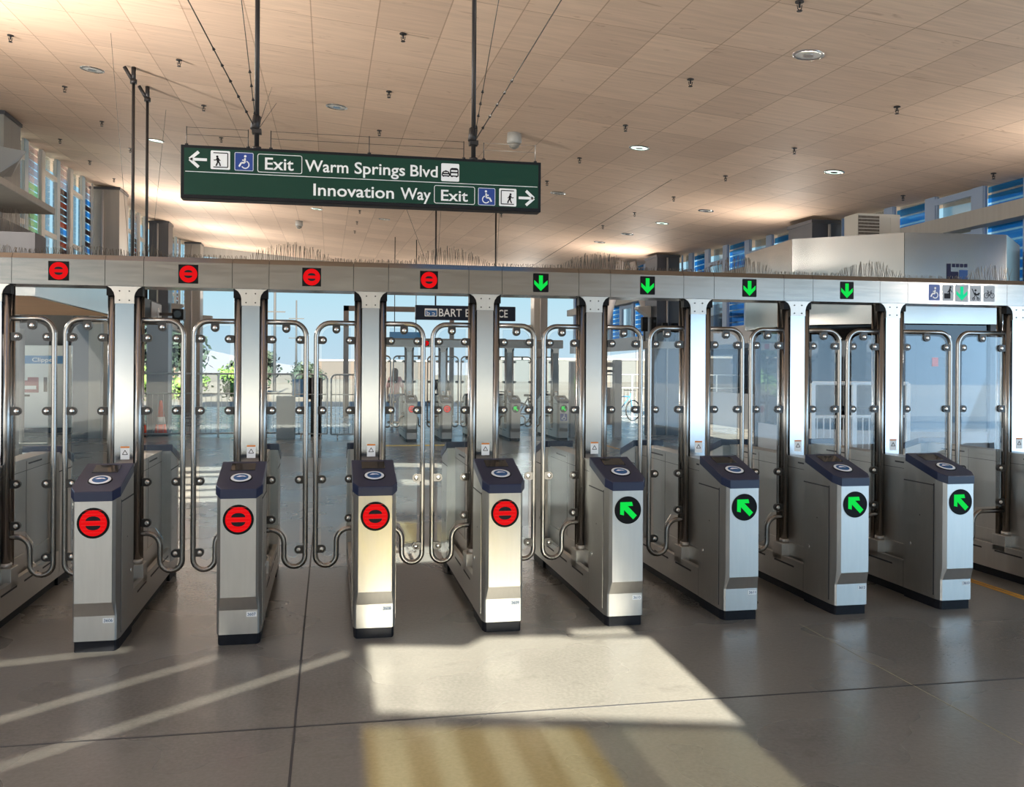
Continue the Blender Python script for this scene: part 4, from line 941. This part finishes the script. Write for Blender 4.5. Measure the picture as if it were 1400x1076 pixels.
bicycle(4.6, 26.5, .2, 'bicycle beyond the far green-lit gate', MBLUE); bicycle(6.0, 26.6, -.3, 'bicycle beyond the far wheelchair gate', DARKCOL)

# ---------------------------------------------------------------- left: canopy, machine, cones
cn_ = thing('left_canopy', (-4.9, 12.4, 2.4), 'steel kiosk canopy with dark recess and flat roof plate at the far left', 'canopy')
MB().box(-7.2, -3.2, 9.4, 11.85, 3.44, 3.52).build('roof_plate', GREYCOL, cn_, bevel=.01)
MB().box(-7.0, -3.9, 11.4, 14.0, 2.5, 3.44).build('recess_wall', DARKWALL, cn_)
MB().box(-7.0, -3.2, 11.1, 11.16, 2.42, 2.80).build('front_fascia', CLAD, cn_); MB().box(-7.0, -3.2, 11.08, 11.4, 2.80, 3.12).build('front_ledge', DARKWALL, cn_); MB().box(-3.26, -3.2, 11.16, 15.5, 2.42, 2.80).build('side_fascia', CLAD, cn_)
MB().box(-7.0, -3.26, 11.16, 15.5, 2.44, 2.48).build('soffit', SOFFIT, cn_)
for z, y in ((3.22, 10.9), (3.34, 10.95)): MB().tube([(-7.0, y, z), (-3.6, y + .3, z)], .02, 8).build('conduit', PANELG, cn_)
for x in (-4.6, -3.95): MB().cyl((x, 11.13, 3.12), .035, .32, n=8).build('roof_stub', ROD, cn_)
sp_ = spikes(-4.9, -3.25, 11.13, 3.12, lambda x: .26, 'bird_spikes', cn_, 90)
MB().cyl((-6.6, 21.7, 0), .14, 2.45, n=16).build('canopy_post', PANELG, cn_)
ls = thing('loudspeaker', (-4.75, 15.4, 4.5), 'angled white loudspeaker horn on the left column', 'loudspeaker')
MB().loft([[(-4.93, 15.45, 4.55), (-4.80, 15.45, 4.55), (-4.80, 15.45, 4.95), (-4.93, 15.45, 4.95)], [(-4.93, 15.2, 4.52), (-4.55, 15.0, 4.72), (-4.45, 15.0, 4.86), (-4.93, 15.2, 4.97)]]).build('horn', CAMW, ls, bevel=.01)
MB().box(-4.96, -4.90, 15.4, 15.5, 4.6, 4.9).build('bracket', ROD, ls)
struct(MB().box(-14, -5.55, 14.5, 36, 3.3, 3.42).build('trim_93', GREYCOL));  # added roof slab, keeps the sun off the card machine
tag(MB().box(-9.5, -6.3, 25.8, 26.0, 0, 3.1).build('alcove_wall', DARKWALL), 'dark wall behind the white card machine', 'wall')
tag(MB().box(-6.27, -5.45, 24.8, 25.6, 0, 2.95).build('dark_pillar', mat('pillar_dark_blue', (.06, .065, .08), .25, .5)), 'wide dark glossy pillar right of the white card machine', 'pillar')
tag(MB().box(-4.35, -3.85, 23.8, 24.2, 0, 2.75).build('blue_grey_pillar', TILE), 'blue-grey pillar behind the traffic cones', 'pillar')
vm = thing('card_machine', (-7.0, 25.2, 0), 'white card vending machine with a blue top band at the far left', 'ticket machine')
MB().box(-7.75, -6.3, 24.95, 25.6, .12, 2.18).build('machine_body', MACHINE, vm, bevel=.015); MB().box(-7.7, -6.35, 25.0, 25.55, 0, .12).build('machine_base', DARKCOL, vm)
MB().box(-7.55, -6.45, 24.94, 24.95, 1.72, 1.92).build('name_band', MBLUE, vm); text('lettering', 'Clipper', -7.25, -6.7, 1.77, .10, 24.937, WHITE, vm, .01, None)
MB().box(-7.5, -7.1, 24.94, 24.95, 1.0, 1.3).build('screen_poster', MAROON, vm); MB().box(-7.5, -7.15, 24.935, 24.94, 1.08, 1.17).build('poster_band', WHITE, vm); MB().box(-7.35, -7.1, 24.94, 24.95, 1.3, 1.38).build('poster_top', MAROON, vm)
MB().box(-6.98, -6.9, 24.93, 24.95, 1.02, 1.38).build('door_handle', BLACK, vm); MB().box(-6.80, -6.74, 24.93, 24.95, 1.02, 1.38).build('door_handle', BLACK, vm); MB().box(-7.45, -7.3, 24.935, 24.95, .90, .95).build('card_slot', BLACK, vm)
for x, y, l in ((-4.36, 23.2, 'orange traffic cone with white collar, left of the pair'), (-3.95, 23.45, 'orange traffic cone with white collar, right of the pair')):
    t = thing('traffic_cone', (x, y, 0), l, 'traffic cone', 'traffic cones'); MB().box(x - .19, x + .19, y - .19, y + .19, 0, .04).build('cone_base', BLACK, t)
    MB().lathe((x, y, .04), [(.15, 0), (.115, .24)], 18).build('cone_lower', CONEO, t); MB().lathe((x, y, .04), [(.115, .24), (.085, .42)], 18).build('cone_collar', CONEW, t); MB().lathe((x, y, .04), [(.085, .42), (.03, .80), (.02, .81)], 18).build('cone_top', CONEO, t)
tag(MB().box(-1.18, -.76, 21.95, 22.25, 0, 1.0).build('utility_cabinet', mat('cabinet_grey', (.22, .26, .29), .45), bevel=.01), 'grey utility cabinet in front of the guard fence', 'cabinet')
t = thing('display_pillar', (-.35, 22.9, 0), 'black display pillar with a blue poster beside the crowd barrier', 'display'); MB().box(-.42, -.16, 22.8, 23.0, 0, .9).build('pillar_stem', BLACK, t); MB().box(-.50, -.14, 22.75, 23.0, .9, 1.42).build('display_head', BLACK, t); MB().box(-.85, -.52, 22.85, 22.9, .95, 1.38).build('blue_poster', MBLUE, t)
tag(MB().box(-4.92 + .02, -4.78, 35.55, 35.6, 2.6, 2.8).build('red_plate', MAROON), 'small red and white plate on the farthest left column', 'plate')

# portal frame, small blue sign, power pole
t = thing('portal_frame', (1.8, 33, 0), 'brown steel portal frame standing outside behind gate 3608', 'frame')
MB().box(.5, .68, 32.95, 33.1, 0, 3.86).build('frame_post', FRAMEBR, t); MB().box(.5, 4.4, 32.95, 33.1, 3.68, 3.86).build('frame_beam', FRAMEBR, t); MB().box(4.25, 4.4, 32.95, 33.1, 0, 3.68).build('frame_post', FRAMEBR, t)
t = thing('hanging_sign', (2.1, 26, 2.5), 'small blue hanging sign seen through the lane of the walking woman', 'sign'); MB().box(1.66, 2.55, 26, 26.08, 2.50, 2.68).build('sign_board', MBLUE, t)
for x in (1.8, 2.4): MB().cyl((x, 26.04, 2.68), .012, cz(x, 26) - 2.69, n=6).build('hanger_rod', ROD, t)
def power_pole(x, y, h, label):
    t = thing('power_pole', (x, y, 0), label, 'pole', 'power poles'); MB().cyl((x, y, 0), .12, h, n=8, r2=.07).build('pole_shaft', POLE, t)
    for z in (h * .55, h * .78): MB().box(x - .75, x + .75, y - .05, y + .05, z, z + .09).build('crossarm', POLE, t)
power_pole(-3.9, 70, 10.5, 'tall power pole against the sky left of the hanging rail'); power_pole(-3.2, 95, 8.5, 'farther thin power pole beside the taller one')

# ---------------------------------------------------------------- outside: ground, hills, trees, low buildings
g = MB().box(-250, 250, -120, 420, -.45, -.25); struct(g.build('ground', ground_mat()))
struct(MB().box(-16, 18, 41, 48, -.24, -.02).build('pavement', CONC_L))
struct(MB().box(-40, 40, -60, -15.0, -.24, -.02).build('plaza', mat('plaza_asphalt', (.066, .058, .048), .9, noise=.2, nscale=2)))
def hills(name, y, hs, m_, label):
    rnd = random.Random(3); poly = [(-260, -.3)]
    pts = [(-260 + 13 * k, hs * (.55 + .45 * math.sin(k * .7) * math.sin(k * .23 + 1)) + rnd.uniform(-.4, .4)) for k in range(41)]
    m = MB().loft([[(x, y, -.3) for x, z in pts] + [(x, y, z) for x, z in reversed(pts)], [(x, y + 60, -.3) for x, z in pts] + [(x, y + 60, z * .7) for x, z in reversed(pts)]])
    return tag(m.build(name, m_), label, 'hills')
hills('hills', 330, 9, mat('hazy_hill', (.075, .08, .10), .9), 'low hazy hills along the horizon')
def tree(x, y, r, h, m_, label, n=900):
    t = thing('leafy_tree', (x, y, -.25), label, 'tree'); rnd = random.Random(int(x * 31 + y)); c = MB()
    blobs = [(rnd.uniform(-.6, .6) * r, rnd.uniform(-.4, .4) * r, h + rnd.uniform(-.35, .45) * r, rnd.uniform(.35, .6) * r) for _ in range(9)]
    for bx, by, bz, br in blobs:
        c.ball((x + bx, y + by, bz), br * .5, br * .5, br * .45, 8, 6)
        for k in range(n // 9):
            v = Vector((rnd.gauss(0, 1), rnd.gauss(0, 1), rnd.gauss(0, 1))).normalized(); p = Vector((x + bx, y + by, bz)) + v * br * rnd.uniform(.45, 1.1); s_ = .10 * r
            a_ = Vector((rnd.uniform(-1, 1), rnd.uniform(-1, 1), rnd.uniform(-1, 1))).normalized(); b_ = a_.cross(v).normalized()
            c.flat([p - a_ * s_, p + b_ * s_ * .6, p + a_ * s_, p - b_ * s_ * .6])
    c.build('foliage', m_, t); MB().cyl((x, y, -.25), .08 * r, h, n=8, r2=.05 * r).build('trunk', BARK, t)
tree(-9.6, 62, 2.6, 2.6, LEAFD, 'dark green tree seen over the fence left of gate 3607')
tree(-5.6, 75, 2.3, 1.9, LEAFD, 'dark rounded tree beyond the fence right of gate 3607', 700); tree(-1.6, 78, 1.6, 1.5, LEAFD, 'smaller dark tree beside the power pole', 500)
for k, (x, y) in enumerate(((-9.3, 49.0), (-7.0, 49.5), (-4.7, 49.0))): tree(x, y, 1.1, .9, LEAFL, ['bright green shrub, leftmost of three behind the fence', 'bright green shrub, middle of three behind the fence', 'bright green shrub, rightmost of three behind the fence'][k], 500)
def house(x0, x1, y0, y1, h, m_, label):
    t = thing('distant_building', ((x0 + x1) / 2, (y0 + y1) / 2, -.25), label, 'building', 'distant low buildings'); MB().box(x0, x1, y0, y1, -.25, h).build('wall', m_, t); MB().box(x0 - .2, x1 + .2, y0 - .2, y1 + .2, h, h + .3).build('roof', GREYCOL, t)
house(-2, 20, 180, 190, 3.2, mat('beige_wall', (.044, .034, .029), .8), 'long beige low building on the horizon behind the far gates'); house(26, 60, 150, 160, 3.4, mat('white_wall', (.06, .058, .057), .8), 'long white low building on the horizon at right')
house(-36, -18, 130, 138, 3.6, mat('grey_wall', (.05, .05, .053), .8), 'grey low building on the horizon behind the left fence')

# ---------------------------------------------------------------- people walking away beyond the far gates
def skin_body(name, joints, bones, m_, parent, sub=1):
    me = bpy.data.meshes.new(name); keys = list(joints); o = ORIG[parent.name]
    me.from_pydata([(joints[k][0], joints[k][1], joints[k][2]) for k in keys], [(keys.index(a), keys.index(b)) for a, b in bones], [])
    ob = bpy.data.objects.new(name, me); COL.objects.link(ob); ob.parent = parent; ORIG[ob.name] = o
    sm = ob.modifiers.new('skin', 'SKIN'); sm.use_smooth_shade = True
    for i, k in enumerate(keys):
        r = joints[k][3]; me.skin_vertices[0].data[i].radius = (r, r * (joints[k][4] if len(joints[k]) > 4 else 1)); me.skin_vertices[0].data[i].use_root = (i == 0)
    sb = ob.modifiers.new('sub', 'SUBSURF'); sb.levels = sub; sb.render_levels = sub
    me.materials.append(m_); return ob
def person(x, y, h, rz, label, shirt, pants, longhair, arm):
    k = h / 1.68; t = thing('person', (x, y, 0), label, 'person'); t.rotation_euler = (0, 0, rz); t.scale = (k, k, k)
    J = {'pelvis': (0, 0, .93, .125, .8), 'waist': (0, .01, 1.06, .115, .75), 'chest': (0, .02, 1.25, .14, .72), 'neckb': (0, .02, 1.40, .07), 'neck': (0, .03, 1.45, .045), 'head': (0, .04, 1.54, .075), 'crown': (0, .04, 1.62, .06),
         'lsh': (-.15, .02, 1.36, .055), 'lel': (-.21, 0, 1.10, .04), 'lwr': (-.22, arm * .8, .88, .028), 'lha': (-.22, arm, .80, .032),
         'rsh': (.15, .02, 1.36, .055), 'rel': (.22, -.03, 1.10, .04), 'rwr': (.24, -arm * .7, .88, .028), 'rha': (.24, -arm, .80, .032),
         'lhip': (-.085, 0, .86, .09), 'lkn': (-.09, .12, .48, .058), 'lan': (-.09, .05, .09, .038), 'lto': (-.09, .20, .035, .032),
         'rhip': (.085, 0, .86, .09), 'rkn': (.09, -.03, .48, .058), 'ran': (.09, -.22, .13, .038), 'rto': (.09, -.12, .035, .032)}
    Bn = [('pelvis', 'waist'), ('waist', 'chest'), ('chest', 'neckb'), ('neckb', 'neck'), ('neck', 'head'), ('head', 'crown'), ('chest', 'lsh'), ('lsh', 'lel'), ('lel', 'lwr'), ('lwr', 'lha'), ('chest', 'rsh'), ('rsh', 'rel'), ('rel', 'rwr'), ('rwr', 'rha'),
          ('pelvis', 'lhip'), ('lhip', 'lkn'), ('lkn', 'lan'), ('lan', 'lto'), ('pelvis', 'rhip'), ('rhip', 'rkn'), ('rkn', 'ran'), ('ran', 'rto')]
    skin_body('body', J, Bn, SKIN, t, 2)
    def sub(keys, bn, nm, m_, gr):
        JJ = {q: (J[q][0], J[q][1], J[q][2], J[q][3] + gr) + tuple(J[q][4:]) for q in keys}; return skin_body(nm, JJ, bn, m_, t, 2)
    sub(['waist', 'pelvis', 'chest', 'neckb', 'lsh', 'lel', 'rsh', 'rel'], [('pelvis', 'waist'), ('waist', 'chest'), ('chest', 'neckb'), ('chest', 'lsh'), ('lsh', 'lel'), ('chest', 'rsh'), ('rsh', 'rel')], 'shirt', shirt, .018)
    sub(['pelvis', 'lhip', 'lkn', 'lan', 'rhip', 'rkn', 'ran'], [('pelvis', 'lhip'), ('lhip', 'lkn'), ('lkn', 'lan'), ('pelvis', 'rhip'), ('rhip', 'rkn'), ('rkn', 'ran')], 'trousers', pants, .016)
    sub(['lan', 'lto'], [('lan', 'lto')], 'shoe', SHOE, .012); sub(['ran', 'rto'], [('ran', 'rto')], 'shoe', SHOE, .012)
    hr = {'a': (0, .035, 1.66, .07), 'b': (0, .0, 1.60, .10), 'c': (0, -.02, 1.50, .098), 'd': (0, -.06, 1.36 if longhair else 1.48, .10 if longhair else .07), 'e': (0, -.08, 1.22 if longhair else 1.46, .08 if longhair else .05)}
    skin_body('hair', hr, [('a', 'b'), ('b', 'c'), ('c', 'd'), ('d', 'e')], HAIR, t, 2)
    f = MB()
    hands = MB()
    for s_, a_ in ((-1, arm), (1, -arm)):
        for q in range(4): hands.tube([(x + s_ * .225 + .0, y + a_ - .03 + .018 * q, .80), (x + s_ * .22, y + a_ - .028 + .019 * q, .755), (x + s_ * .212, y + a_ - .026 + .019 * q, .72)], [.010, .009, .007], 6)
        hands.tube([(x + s_ * .215, y + a_ + .03, .82), (x + s_ * .20, y + a_ + .055, .78), (x + s_ * .195, y + a_ + .06, .755)], [.011, .009, .007], 6)
    hands.build('fingers', SKIN, t)
    face = MB().ball((x, y + .125, 1.55), .012, .018, .02, 8, 5)
    for s_ in (-1, 1): face.ball((x + s_ * .03, y + .11, 1.575), .012, .008, .007, 8, 5); face.ball((x + s_ * .085, y + .03, 1.555), .012, .02, .03, 8, 5)
    face.ball((x, y + .112, 1.505), .022, .008, .006, 8, 5); face.build('face', SKIN, t)
    return t
person(1.86, 26.6, 1.68, -.15, 'person with long hair, pink top and blue jeans walking away', PINK, JEANS, True, .14)
pr = person(2.95, 24.6, 1.62, -.1, 'person in dark grey clothes walking away behind the far red-lit gate', DKCLOTH, DKPANT, False, .08)
